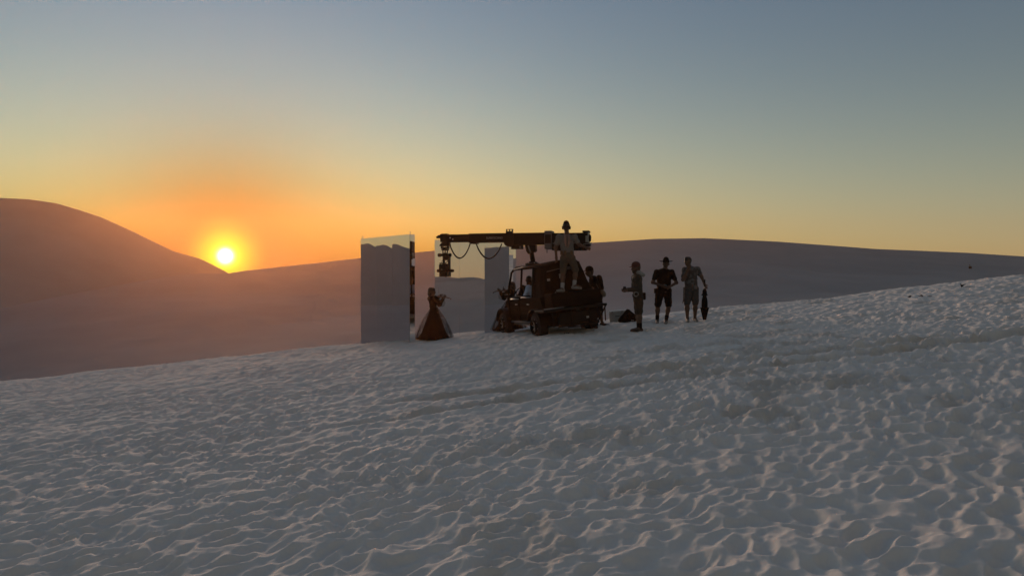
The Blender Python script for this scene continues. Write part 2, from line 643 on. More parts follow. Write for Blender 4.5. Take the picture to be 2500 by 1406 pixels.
def nets(f, org, h):
    """naive surface nets: smooth closed surface of f = 0"""
    s = f < 0
    nx, ny, nz = f.shape
    S = np.zeros((nx - 1, ny - 1, nz - 1, 3)); Cn = np.zeros((nx - 1, ny - 1, nz - 1))
    quads = []
    idx = np.arange(S.shape[0] * S.shape[1] * S.shape[2]).reshape(S.shape[:3])
    for ax in range(3):
        f0 = np.take(f, range(f.shape[ax] - 1), ax); f1 = np.take(f, range(1, f.shape[ax]), ax)
        cr = (f0 < 0) != (f1 < 0)
        I = np.argwhere(cr)
        if len(I) == 0:
            continue
        a = f0[cr]; b = f1[cr]
        P = I.astype(float); P[:, ax] += a / (a - b)
        o1, o2 = [(1, 2), (2, 0), (0, 1)][ax]
        ok = np.ones(len(I), bool)
        cells = []
        for d1, d2 in ((-1, -1), (0, -1), (0, 0), (-1, 0)):
            J = I.copy(); J[:, o1] += d1; J[:, o2] += d2
            ok &= (J >= 0).all(1) & (J < np.array(S.shape[:3])).all(1)
            cells.append(J)
        for J in cells:
            J = J[ok]
            np.add.at(S, (J[:, 0], J[:, 1], J[:, 2]), P[ok])
            np.add.at(Cn, (J[:, 0], J[:, 1], J[:, 2]), 1)
        q = np.stack([idx[J[ok][:, 0], J[ok][:, 1], J[ok][:, 2]] for J in cells], 1)
        inside = a[ok] < 0
        q = np.where(inside[:, None], q, q[:, ::-1])
        quads.append(q)
    q = np.concatenate(quads)
    used = np.unique(q)
    mp = np.zeros(idx.size, int); mp[used] = np.arange(len(used))
    v = (S.reshape(-1, 3)[used] / Cn.reshape(-1)[used][:, None]) * h + org
    return v, mp[q]


def skin(name, v, q, m, parent=None, extra=None):
    """distance-field surface (+ plain tubes) as one mesh object"""
    verts = [tuple(p) for p in v]; faces = [tuple(int(i) for i in f) for f in q]
    if extra is not None:
        n = len(verts)
        verts += extra.v
        faces += [tuple(i + n for i in f) for f in extra.f]
    me = bpy.data.meshes.new(name)
    me.from_pydata(verts, [], faces)
    me.update()
    return link(name, me, parent, m, True)


# ------------------------------------------------------------------ shared materials
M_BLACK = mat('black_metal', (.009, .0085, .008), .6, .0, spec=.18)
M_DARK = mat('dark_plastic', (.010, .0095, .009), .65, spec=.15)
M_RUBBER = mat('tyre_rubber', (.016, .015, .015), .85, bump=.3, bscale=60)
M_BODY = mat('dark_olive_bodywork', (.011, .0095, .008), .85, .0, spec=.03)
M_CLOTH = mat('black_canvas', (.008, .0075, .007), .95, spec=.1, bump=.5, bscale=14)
M_RIM = mat('worn_alloy', (.45, .44, .42), .35, .9)
M_STEEL = mat('grey_steel', (.30, .30, .29), .4, .8)
M_GREYPAINT = mat('grey_paint', (.10, .10, .10), .5)
M_MIRROR = mat('mirror_sheet', (.86, .86, .85), .012, 1.0, var=.01)
M_EDGE = mat('panel_edge', (.34, .33, .31), .45, .4)
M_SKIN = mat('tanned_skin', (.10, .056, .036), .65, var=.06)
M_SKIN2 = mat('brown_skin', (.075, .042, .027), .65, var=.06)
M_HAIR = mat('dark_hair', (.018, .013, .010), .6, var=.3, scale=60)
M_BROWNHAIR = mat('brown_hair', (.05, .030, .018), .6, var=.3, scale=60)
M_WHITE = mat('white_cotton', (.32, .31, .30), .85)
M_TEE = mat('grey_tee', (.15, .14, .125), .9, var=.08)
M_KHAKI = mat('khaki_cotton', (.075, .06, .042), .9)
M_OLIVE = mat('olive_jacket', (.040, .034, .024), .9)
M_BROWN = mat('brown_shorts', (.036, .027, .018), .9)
M_BLK = mat('black_cotton', (.008, .0075, .0075), .95, spec=.1)
M_GREYS = mat('grey_shorts', (.05, .048, .047), .9)
M_BLUE = mat('teal_shirt', (.07, .20, .26), .85)
M_PALEBLUE = mat('pale_blue_shirt', (.46, .53, .66), .85)
M_CAMO = mat('leafy_print_shirt', (.045, .043, .042), .85, scale=13, col2=(.10, .10, .097))
M_HOOD = mat('pale_hood', (.26, .25, .23), .9)
M_LEATHER = mat('brown_leather', (.12, .065, .03), .6)
M_SHOE = mat('pale_trainers', (.24, .23, .21), .8)
M_BOOT = mat('dark_boots', (.03, .024, .02), .7)
M_RED = mat('red_cap', (.07, .022, .018), .85)
M_WOOD = mat('violin_varnish', (.12, .04, .014), .3, spec=.6, scale=30)
M_TULLE = sheer('black_tulle', (.02, .018, .017), .19)
M_DRESS = mat('black_satin', (.009, .008, .008), .95, spec=.08)
M_CASE = mat('grey_case', (.32, .34, .33), .5)
M_CASEW = mat('case_lid', (.62, .64, .64), .4)
M_LETTER = mat('faded_lettering', (.30, .28, .26), .6)


# ------------------------------------------------------------------ mirror boxes
def mirror_box(label, left, right, thick, z0, z1, npan, warp, pins=True, seed=1):
    """a tall box clad in slightly buckled mirror sheets; left and right are the foot of the front face"""
    a = Vector((left[0], left[1], 0)); b = Vector((right[0], right[1], 0))
    ex = (b - a).normalized(); W = (b - a).length
    ez = Vector((0, 0, 1)); ey = ez.cross(ex)          # ey points away from the front
    mtx = Matrix.Translation((a.x, a.y, z0)) @ Matrix((ex, ey, ez)).transposed().to_4x4()
    H = z1 - z0
    root = empty('mirror_box', None, mtx=mtx)
    tag(root, label, 'mirror')
    MB().box(.012, W - .012, .012, thick - .012, 0, H - .012).build('core', M_EDGE, root)
    rnd = random.Random(seed)
    pw = W / npan
    for i in range(npan):
        x0, x1 = i * pw + .003, (i + 1) * pw - .003
        nx, nz = 28, 40
        c1, c2, c3 = [rnd.uniform(-1, 1) for _ in range(3)]
        vs = []; fs = []
        for k in range(nz + 1):
            for j in range(nx + 1):
                u = j / nx; w_ = k / nz
                # sheets bow between their fixings and lift a little at the top
                bow = warp * ((.7 + .3 * c1) * math.sin(math.pi * u) * (.35 + .65 * w_ ** 3) + .25 * c2 * math.sin(2 * math.pi * u) * w_ ** 2 + .10 * c3 * math.sin(2.3 * math.pi * w_))
                vs.append((x0 + (x1 - x0) * u, -bow, H * w_))
        for k in range(nz):
            for j in range(nx):
                p = k * (nx + 1) + j
                fs.append((p, p + 1, p + nx + 2, p + nx + 1))
        MB().add(vs, fs).build('mirror_panel', M_MIRROR, root, smooth=True)
    for x, s_ in ((W, 1), (0, -1)):                      # narrow sides, also mirror clad
        MB().box(x - .004, x + .004, .004, thick, 0, H).build('side_panel', M_MIRROR, root)
    MB().box(0, W, thick - .004, thick + .004, 0, H).build('back_panel', M_MIRROR, root)
    MB().box(.002, W - .002, .002, thick - .006, H - .012, H).build('top_cap', M_EDGE, root)
    if pins:
        for x in (.10, W - .02):
            m = MB(); m.tube([(x, .03, H), (x, .03, H + .05)], .008, 6); m.ball((x, .03, H + .062), .016, 8, 6)
            m.build('eye_bolt', M_STEEL, root, smooth=True)
    return root


mirror_box('tall mirror box beside the violinist, three mirror sheets wide, eye bolts on top',
           (-4.80, 25.50), (-2.945, 23.12), .17, -.55, 3.14, 3, .006, seed=4)
mirror_box('wide mirror box behind the hanging camera head, reflecting pale yellow sky',
           (-2.78, 28.90), (-.02, 27.31), .30, -1.4, 3.28, 3, .004, pins=False, seed=9)
mirror_box('narrow dark mirror box in front of the wide one, just left of the cab',
           (-.94, 27.50), (-.10, 26.20), .16, -1.0, 2.93, 1, .008, seed=15)


# ------------------------------------------------------------------ off-road vehicle
VB = Vector((1.39, 21.05, 0))
fw = Vector((-.35, .937, 0)).normalized()
nrm = Vector((-.1027, -.012, 1)).normalized()
fw = (fw - nrm * fw.dot(nrm)).normalized()
rt = fw.cross(nrm).normalized()
VZ = gsm(VB.x, VB.y) - .05
VM = Matrix.Translation((VB.x, VB.y, VZ)) @ Matrix((rt, fw, nrm)).transposed().to_4x4()


def vw(x, y, z): return VM @ Vector((x, y, z))


def wheel(root, x, y, side):
    r = .335; w = .13
    prof = [(.20, -w), (.27, -w * .98), (.315, -w * .85), (r, -w * .55), (r, w * .55), (.315, w * .85), (.27, w * .98), (.20, w)]
    m = MB()
    m.lathe(prof, 40, (x, y, r - .06), axis='x', cap=False)
    ty = m.build('tyre', M_RUBBER, root, smooth=True)
    for k in range(22):                                   # tread lugs
        t = 2 * math.pi * k / 22
        for sx in (-1, 1):
            c = Vector((x + sx * .055, y + math.cos(t + sx * .07) * (r + .004), r - .06 + math.sin(t + sx * .07) * (r + .004)))
            rot = Matrix.Rotation(t - math.pi / 2, 3, 'X')
            mb = lug_mb.setdefault('m', MB())
            mb.box(c.x - .052, c.x + .052, c.y - .030, c.y + .030, c.z - .014, c.z + .014, rot)
    lug = lug_mb.pop('m').build('tread', M_RUBBER, ty)
    m = MB()
    ox = x + side * .105
    m.lathe([(.185, -.02), (.205, 0), (.195, .012), (.175, .0), (.172, -.09), (.185, -.02)], 32, (ox, y, r - .06), axis='x', cap=False)
    rim = m.build('rim', M_DARK, root, smooth=True)
    MB().lathe([(.004, 0), (.20, 0)], 24, (x + side * .03, y, r - .06), axis='x', cap=False).build('brake_disc', M_BLACK, rim)
    for k in range(8):
        t = 2 * math.pi * k / 8 + .2
        c = math.cos(t); s_ = math.sin(t)
        MB().tube([(ox + side * .012, y + c * .045, r - .06 + s_ * .045), (ox + side * .02, y + c * .175, r - .06 + s_ * .175)], .019, 6).build('spoke', M_RIM, rim, smooth=True)
        MB().ball((ox + side * .028, y + c * .19, r - .06 + s_ * .19), .013, 8, 6).build('rim_bolt', M_STEEL, rim, smooth=True)
    MB().lathe([(.05, -.01), (.05, .012), (.03, .03), (.005, .032)], 16, (ox, y, r - .06), axis='x').build('hub_cap', M_RIM, rim, smooth=True)


lug_mb = {}


def vehicle():
    root = empty('off_road_vehicle', None, mtx=VM)
    tag(root, 'dark four seat off road buggy with roll cage and canvas rear cover carrying the crane', 'vehicle')
    for x, y, s_ in ((-.70, 0, -1), (.72, 0, 1), (-.70, 2.45, -1), (.70, 2.45, 1)):
        wheel(root, x, y, s_)
    MB().box(-.55, .55, -.35, 2.75, .30, .44).build('chassis', M_BLACK, root, bevel=.02)
    MB().box(-.60, .60, .42, 2.15, .26, .31).build('skid_plate', M_STEEL, root, bevel=.01)
    for s_ in (-1, 1):
        MB().tube([(s_ * .68, .42, .36), (s_ * .70, 2.02, .36)], .035, 8).build('rock_slider', M_GREYPAINT, root, smooth=True)
        # axles and suspension arms
        for y in (0, 2.45):
            MB().tube([(s_ * .25, y, .32), (s_ * .60, y, .275)], .03, 8).build('axle', M_BLACK, root, smooth=True)
            MB().tube([(s_ * .40, y + .12, .78), (s_ * .56, y + .02, .34)], .04, 8).build('shock_absorber', M_STEEL, root, smooth=True)
    # doors with moulded ribs
    for s_ in (-1, 1):
        for (y0, y1, z1) in ((1.28, 2.02, .98), (.40, 1.22, 1.02)):
            poly = [(y0, .44), (y1, .44), (y1 + .02, .70), (y1, z1 - .10), (y1 - .12, z1), (y0 + .06, z1), (y0, z1 - .06)]
            d = MB().prism(poly, 'x', s_ * .66, s_ * .72).build('door', M_BODY, root, bevel=.012)
            for q in range(3):
                zz = .55 + q * .13
                MB().prism([(y0 + .10, zz), (y1 - .10, zz + .03), (y1 - .14, zz + .07), (y0 + .12, zz + .045)], 'x', s_ * .715, s_ * .745).build('door_rib', M_BODY, d, bevel=.006)
            MB().box(min(s_ * .70, s_ * .75), max(s_ * .70, s_ * .75), y0 + .10, y0 + .22, .83, .86).build('door_handle', M_STEEL, d, bevel=.004)
            MB().tube([(s_ * .70, y0 + .05, z1 + .01), (s_ * .71, y1 - .12, z1 + .01)], .018, 8).build('door_rail', M_STEEL, d, smooth=True)
    # hood and fenders
    MB().prism([(2.10, .60), (2.95, .55), (3.02, .70), (2.95, .84), (2.55, .97), (2.15, 1.02)], 'x', -.48, .48).build('hood', M_BODY, root, bevel=.03)
    for s_ in (-1, 1):
        for yc, a0, a1 in ((2.45, 10, 170), (0, 15, 175)):
            m = MB(); vs = []; fs = []
            n = 14
            for i in range(n + 1):
                t = R(a0 + (a1 - a0) * i / n)
                for rr in (.42, .45):
                    for xx in (.50, .86):
                        vs.append((s_ * xx, yc + math.cos(t) * rr * 1.08, .29 + math.sin(t) * rr))
            for i in range(n):
                b = i * 4
                for p, q in ((0, 1), (1, 3), (3, 2), (2, 0)):
                    fs.append((b + p, b + q, b + 4 + q, b + 4 + p))
            fs += [(0, 2, 3, 1), (n * 4, n * 4 + 1, n * 4 + 3, n * 4 + 2)]
            m.add(vs, fs).build('fender', M_DARK, root, smooth=False, bevel=.006)
        MB().prism([(2.0, .48), (2.12, .46), (2.10, 1.02), (1.98, 1.0)], 'x', s_ * .60, s_ * .74).build('cowl_panel', M_BODY, root, bevel=.015)
        MB().prism([(-.45, .62), (.42, .55), (.42, 1.02), (-.30, 1.02)], 'x', s_ * .60, s_ * .73).build('rear_quarter', M_BODY, root, bevel=.015)
    MB().box(-.66, .66, 2.0, 2.14, .90, 1.06).build('dashboard', M_DARK, root, bevel=.02)
    MB().tube([(-.5, 3.06, .42), (-.5, 3.12, .66), (.5, 3.12, .66), (.5, 3.06, .42)], .028, 8).build('front_bumper', M_BLACK, root, smooth=True)
    for s_ in (-1, 1):
        MB().lathe([(.075, 0), (.08, .03), (.05, .05)], 16, (s_ * .36, 2.96, .74), axis='y').build('headlight', M_RIM, root, smooth=True)
    # roll cage
    cg = empty('roll_cage', (0, 0, 0)); cg.parent = root
    for s_ in (-1, 1):
        MB().tube([(s_ * .68, 2.20, .98), (s_ * .66, 2.13, 1.25), (s_ * .60, 1.93, 1.72), (s_ * .57, 1.80, 1.80)], .032, 10).build('front_pillar', M_BLACK, cg, smooth=True)
        MB().tube([(s_ * .57, 1.80, 1.80), (s_ * .57, .9, 1.84), (s_ * .57, -.05, 1.82)], .032, 10).build('roof_rail', M_BLACK, cg, smooth=True)
        MB().tube([(s_ * .68, 1.22, .95), (s_ * .58, 1.14, 1.82)], .030, 10).build('middle_pillar', M_BLACK, cg, smooth=True)
        MB().tube([(s_ * .68, .36, .95), (s_ * .58, .30, 1.82)], .030, 10).build('rear_pillar', M_BLACK, cg, smooth=True)
        MB().tube([(s_ * .69, 2.05, .99), (s_ * .69, 1.35, 1.06), (s_ * .69, .45, 1.06)], .022, 8).build('side_bar', M_BLACK, cg, smooth=True)
    for y, z in ((1.80, 1.80), (1.14, 1.83), (.30, 1.83), (-.05, 1.82)):
        MB().tube([(-.57, y, z), (.57, y, z)], .028, 8).build('cross_bar', M_BLACK, cg, smooth=True)
    MB().prism([(-.55, 1.84), (.55, 1.84), (.48, 1.885), (-.48, 1.885)], 'y', .02, 1.86).build('roof_panel', M_BODY, root, bevel=.012)
    MB().box(-.42, -.16, 1.00, 1.28, 1.885, 1.95).build('roof_box', M_DARK, root, bevel=.01)
    # cab light bars and mirror
    for x in (-.62, .62):
        m = MB(); m.tube([(x, 2.14, 1.12), (x * 1.28, 2.16, 1.13)], .012, 6)
        a = m.build('wing_mirror_arm', M_STEEL, root, smooth=True)
        MB().box(x * 1.28 - .07, x * 1.28 + .07, 2.15, 2.18, 1.09, 1.20).build('wing_mirror', M_DARK, a, bevel=.012)
    # seats and wheel
    for y in (1.62, .92):
        for x in (-.32, .32):
            st = MB().box(x - .22, x + .22, y - .22, y + .28, .58, .70).build('seat', M_DARK, root, bevel=.04)
            MB().box(x - .21, x + .21, y - .34, y - .22, .66, 1.26, Matrix.Rotation(R(10), 3, 'X')).build('backrest', M_DARK, st, bevel=.04)
            MB().box(x - .12, x + .12, y - .42, y - .32, 1.27, 1.45).build('headrest', M_DARK, st, bevel=.03)
    m = MB()
    pts = [(-.32 + .17 * math.cos(t), 2.0 + .17 * math.sin(t) * .35, 1.10 + .17 * math.sin(t)) for t in [2 * math.pi * i / 24 for i in range(25)]]
    m.tube(pts, .014, 6, cap=False); m.tube([(-.32, 2.0, 1.10), (-.32, 2.08, 1.02)], .02, 6); m.tube([(-.48, 2.0, 1.10), (-.16, 2.0, 1.10)], .012, 6)
    m.build('steering_wheel', M_DARK, root, smooth=True)
    # soft canvas cover over the rear of the cage: round shoulders, flared at the foot
    vs = []; fs = []
    ys = [-.36, -.30, -.15, .02, .20, .34]
    prof = [(-.70, .70), (-.70, .86), (-.67, 1.05), (-.64, 1.30), (-.60, 1.55), (-.57, 1.78), (-.52, 1.85), (-.30, 1.90), (0, 1.93), (.25, 1.93), (.42, 1.90), (.52, 1.80),
            (.62, 1.58), (.69, 1.36), (.75, 1.12), (.80, .90), (.82, .74), (.82, .70)]
    for i, y in enumerate(ys):
        for (x, z) in prof:
            k = (1 - .10 * max(0, (-.15 - y) / .21)) if z > 1.2 else 1
            wob = .012 * math.sin(z * 19 + y * 13) * math.sin(x * 9 + y * 5)
            vs.append((x * k + wob, y - (.10 if z < .9 and y < -.2 else 0) * (1 - (z - .70) / .2) * .6 + wob, z * (1 - .02 * (y < -.33))))
    n = len(prof)
    for i in range(len(ys) - 1):
        for j in range(n - 1):
            p = i * n + j
            fs.append((p, p + 1, p + n + 1, p + n))
    fs.append(tuple(range(n))[::-1])
    cv = MB().add(vs, fs).build('canvas_cover', M_CLOTH, root, smooth=False, bevel=.03)
    for pts in ([(-.50, -.385, 1.66), (-.20, -.39, 1.70), (.16, -.385, 1.72)], [(-.10, -.385, 1.66), (.25, -.385, 1.69)]):
        MB().tube(pts, .012, 6).build('cover_seam', M_GREYPAINT, cv, smooth=True)
    MB().tube([(-.33, -.40, 1.12), (-.28, -.41, .98), (-.29, -.42, .86), (-.36, -.42, .76)], .016, 6).build('strap', M_STEEL, cv, smooth=True)
    MB().box(-.52, -.44, -.41, -.39, 1.42, 1.48).build('buckle', M_STEEL, cv, bevel=.004)
    MB().box(-.18, -.12, -.41, -.39, 1.46, 1.58).build('buckle', M_STEEL, cv, bevel=.004)
    # cargo box and working platform at the back
    MB().box(-.66, .72, -.88, -.40, .74, 1.10).build('cargo_box', M_CLOTH, root, bevel=.03)
    pl = MB().box(-.96, .80, -1.0, -.42, .66, .72).build('rear_platform', M_BLACK, root, bevel=.01)
    for x in (-.70, -.2, .3, .74):
        MB().tube([(x, -.98, .66), (x, -.94, .28)], .016, 6).build('platform_strut', M_BLACK, pl, smooth=True)
    MB().tube([(.78, -.95, .66), (.66, -.62, .22)], .022, 6).build('platform_brace', M_BLACK, pl, smooth=True)
    MB().tube([(-.94, -1.01, .745), (-.40, -1.01, .745)], .012, 6).build('grab_rail', M_STEEL, pl, smooth=True)
    MB().box(-.52, .50, -.93, -.80, .30, .60).build('rear_skirt', M_DARK, root, bevel=.02)
    MB().tube([(-.55, -.90, .27), (.58, -.90, .27)], .03, 8).build('rear_bumper', M_BLACK, root, smooth=True)
    MB().tube([(-.2, -.7, .22), (.45, -.5, .16)], .02, 6).build('tow_bar', M_BLACK, root, smooth=True)
    MB().box(.22, .30, -.945, -.93, .40, .45).build('tail_light', M_RIM, root, bevel=.004)
    return root


vehicle()


# ------------------------------------------------------------------ camera crane on the roof
CRB = vw(-.35, .90, 1.885)
CRA = math.atan2(-.24, .97)
CRM = Matrix.Translation(CRB) @ Matrix.Rotation(CRA, 4, 'Z')


def crane():
    root = empty('camera_crane', None, mtx=CRM)
    tag(root, 'long dark telescopic camera crane mounted on the vehicle roof, arm reaching left', 'crane')
    zb = 2.77 - CRB.z; zt = 3.09 - CRB.z
    # mast, leaning with the roof it is bolted to
    MB().lathe([(.20, 0), (.20, .03), (.12, .05), (.09, .09)], 24).build('mast_base', M_BLACK, root, smooth=True)
    for t in range(6):
        a = t * math.pi / 3
        MB().tube([(.16 * math.cos(a), .16 * math.sin(a), .02), (.16 * math.cos(a), .16 * math.sin(a), .06)], .014, 6).build('bolt', M_STEEL, root, smooth=True)
    MB().tube([(.02, 0, .04), (-.05, 0, zb - .12)], .065, 14).build('mast', M_BLACK, root, smooth=True)
    MB().prism([(-.20, zb), (.10, zb), (.11, zb - .16), (.05, zb - .21), (-.01, zb - .17), (-.04, zb - .25), (-.11, zb - .25), (-.16, zb - .17)], 'y', -.10, .10).build('mast_yoke', M_BLACK, root, bevel=.01)
    for s_ in (-1, 1):
        MB().tube([(-.10, s_ * .11, zb - .02), (-.03, s_ * .11, zb - .22)], .02, 8).build('tilt_ram', M_STEEL, root, smooth=True)
    # outer beam
    bm_ = MB().box(-.60, .52, -.15, .15, zb, zt).build('main_beam', M_DARK, root, bevel=.015)
    MB().box(-.66, .52, -.165, -.15, zt - .05, zt - .02).build('guide_rail', M_BLACK, bm_)
    MB().box(-.30, .45, -.165, -.15, zb + .02, zb + .05).build('guide_rail', M_BLACK, bm_)
    MB().tube([(-.70, -.155, zb + .08), (-.54, -.158, zb + .075)], .010, 6).build('edge_trim', M_STEEL, bm_, smooth=True)
    MB().prism([(-.62, zb), (-.57, zb), (-.57, zb - .10), (-.60, zb - .11), (-.28, zb - .11), (-.28, zb), ], 'y', -.12, .12).build('cable_box', M_DARK, bm_, bevel=.008)
    MB().box(-.34, -.29, -.13, -.12, zb - .09, zb - .03).build('box_plate', M_GREYPAINT, bm_)
    # front collar and the twin-window sight on top of it
    cl = MB().prism([(-.78, zb + .10), (-.74, zt - .02), (-.70, zt + .01), (-.56, zt + .01), (-.50, zt - .01), (-.50, zb + .02), (-.55, zb - .04), (-.66, zb - .05), (-.74, zb + .0)], 'y', -.18, .18).build('front_collar', M_BLACK, root, bevel=.01)
    z0, z1 = zt + .01, zt + .115
    for x0, x1 in ((-.73, -.715), (-.65, -.635), (-.57, -.555)):
        MB().box(x0, x1, -.05, .05, z0, z1).build('sight_post', M_BLACK, cl)
    MB().box(-.735, -.55, -.052, .052, z0, z0 + .045).build('sight_base', M_BLACK, cl)
    MB().box(-.735, -.55, -.052, .052, z1 - .012, z1).build('sight_top', M_BLACK, cl)
    # telescoped inner sections
    MB().box(-1.78, -.72, -.115, .115, zb + .075, zt + .005).build('middle_section', M_DARK, root, bevel=.012)
    MB().box(-1.72, -1.55, -.125, .125, zb + .045, zb + .08).build('section_clamp', M_BLACK, root, bevel=.006)
    tip = MB().prism([(-2.62, zt - .01), (-1.74, zt - .01), (-1.74, zb + .095), (-2.42, zb + .095), (-2.60, zb + .10)], 'y', -.10, .10).build('tip_section', M_DARK, root, bevel=.010)
    for x, z in ((-2.31, zb + .215), (-2.235, zb + .175)):
        MB().ball((x, -.104, z), (.022, .012, .020), 10, 8).build('bright_fastener', M_RIM, tip, smooth=True)
    MB().prism([(-2.62, zt - .01), (-2.56, zt + .015), (-2.40, zt + .015), (-2.40, zt - .02)], 'y', -.09, .09).build('tip_plate', M_BLACK, tip)
    MB().prism([(-2.74, zt - .07), (-2.66, zt - .02), (-2.58, zt - .02), (-2.58, zt - .11), (-2.72, zt - .11)], 'y', -.06, .06).build('tip_bracket', M_BLACK, tip)
    # lettering on the arm
    cu = bpy.data.curves.new('lettering', 'FONT')
    cu.body = 'SUPERTECHNO'
    cu.size = .085
    cu.extrude = .001
    cu.align_x = 'LEFT'
    tmp = bpy.data.objects.new('lettering_tmp', cu)
    COL.objects.link(tmp)
    bpy.context.view_layer.update()
    me = bpy.data.meshes.new_from_object(tmp.evaluated_get(bpy.context.evaluated_depsgraph_get()))
    bpy.data.objects.remove(tmp)
    me.materials.clear()
    o = link('lettering', me, root, M_LETTER, False)
    w_ = max(v.co.x for v in me.vertices)
    o.scale = (.46 / w_, 1, 1)
    o.rotation_euler = (R(90), 0, 0)
    o.location = (-1.27, -.118, zb + .165)
    # rear bracket, counterweight cradle
    br = MB().box(.36, .56, -.19, .19, zb - .12, zt + .045).build('rear_bracket', M_GREYPAINT, root, bevel=.012)
    MB().box(.38, .54, -.20, -.188, zb + .03, zt - .06).build('cover_plate', M_DARK, br)
    MB().tube([(.42, -.12, zb - .12), (.42, -.12, zb - .23)], .010, 6).build('dangling_lead', M_BLACK, br, smooth=True)
    MB().box(.54, 1.52, -.15, .15, zt - .10, zt - .02).build('upper_rail', M_BLACK, root, bevel=.008)
    MB().box(.54, .66, -.15, .15, zb + .04, zt - .10).build('rail_post', M_BLACK, root, bevel=.006)
    MB().box(1.06, 1.46, -.15, .15, zb + .04, zt - .09).build('drive_housing', M_DARK, root, bevel=.01)
    wt = MB().prism([(.54, zb + .05), (1.55, zb + .05), (1.57, zb - .01), (1.45, zb - .12), (1.25, zb - .155), (.56, zb - .155)], 'y', -.16, .16).build('counterweight', M_DARK, root, bevel=.008)
    for i in range(9):
        x = .66 + i * .09
        MB().box(x, x + .075, -.175, .175, zb - .165, zb - .0).build('weight_plate', M_BLACK, wt, bevel=.005)
    MB().box(.58, 1.2, -.178, -.172, zb + .02, zb + .032).build('trim_strip', M_STEEL, wt)
    MB().box(1.46, 1.54, -.14, .14, zb + .0, zt + .0).build('end_plate', M_STEEL, root, bevel=.006)
    MB().box(1.38, 1.55, -.16, .16, zt - .01, zt + .035).build('end_cap', M_BLACK, root, bevel=.006)
    MB().lathe([(.095, 0), (.10, .02), (.08, .045), (.02, .05)], 20, (1.54, 0, zb + .16), axis='x').build('hand_wheel', M_BLACK, root, smooth=True)
    MB().tube([(1.40, -.17, zb - .01), (1.64, -.17, zb + .03)], .010, 6).build('lever', M_STEEL, root, smooth=True)
    for i in range(5):
        a = R(-80 + i * 26)
        c = (1.42 + .13 * math.cos(a), 0, zb - .03 + .12 * math.sin(a))
        MB().lathe([(.022, -.15), (.022, .15)], 8, c, axis='y').build('roller', M_BLACK, root, smooth=True)
    # two slack cable loops under the arm
    for x0, x1, zz, dip in ((-2.36, -1.75, zb + .08, .42), (-1.58, -.86, zb + .04, .40)):
        pts = []
        for i in range(21):
            u = i / 20
            pts.append((x0 + (x1 - x0) * u, -.02, zz - dip * (1 - (2 * u - 1) ** 2) ** .9))
        cb = MB().tube(pts, .018, 8).build('slack_cable', M_BLACK, root, smooth=True)
        MB().tube([(p[0] - .02, .02, p[2] - .02) for p in pts[1:12]], .006, 5).build('thin_lead', M_GREYPAINT, cb, smooth=True)
    return root


crane()


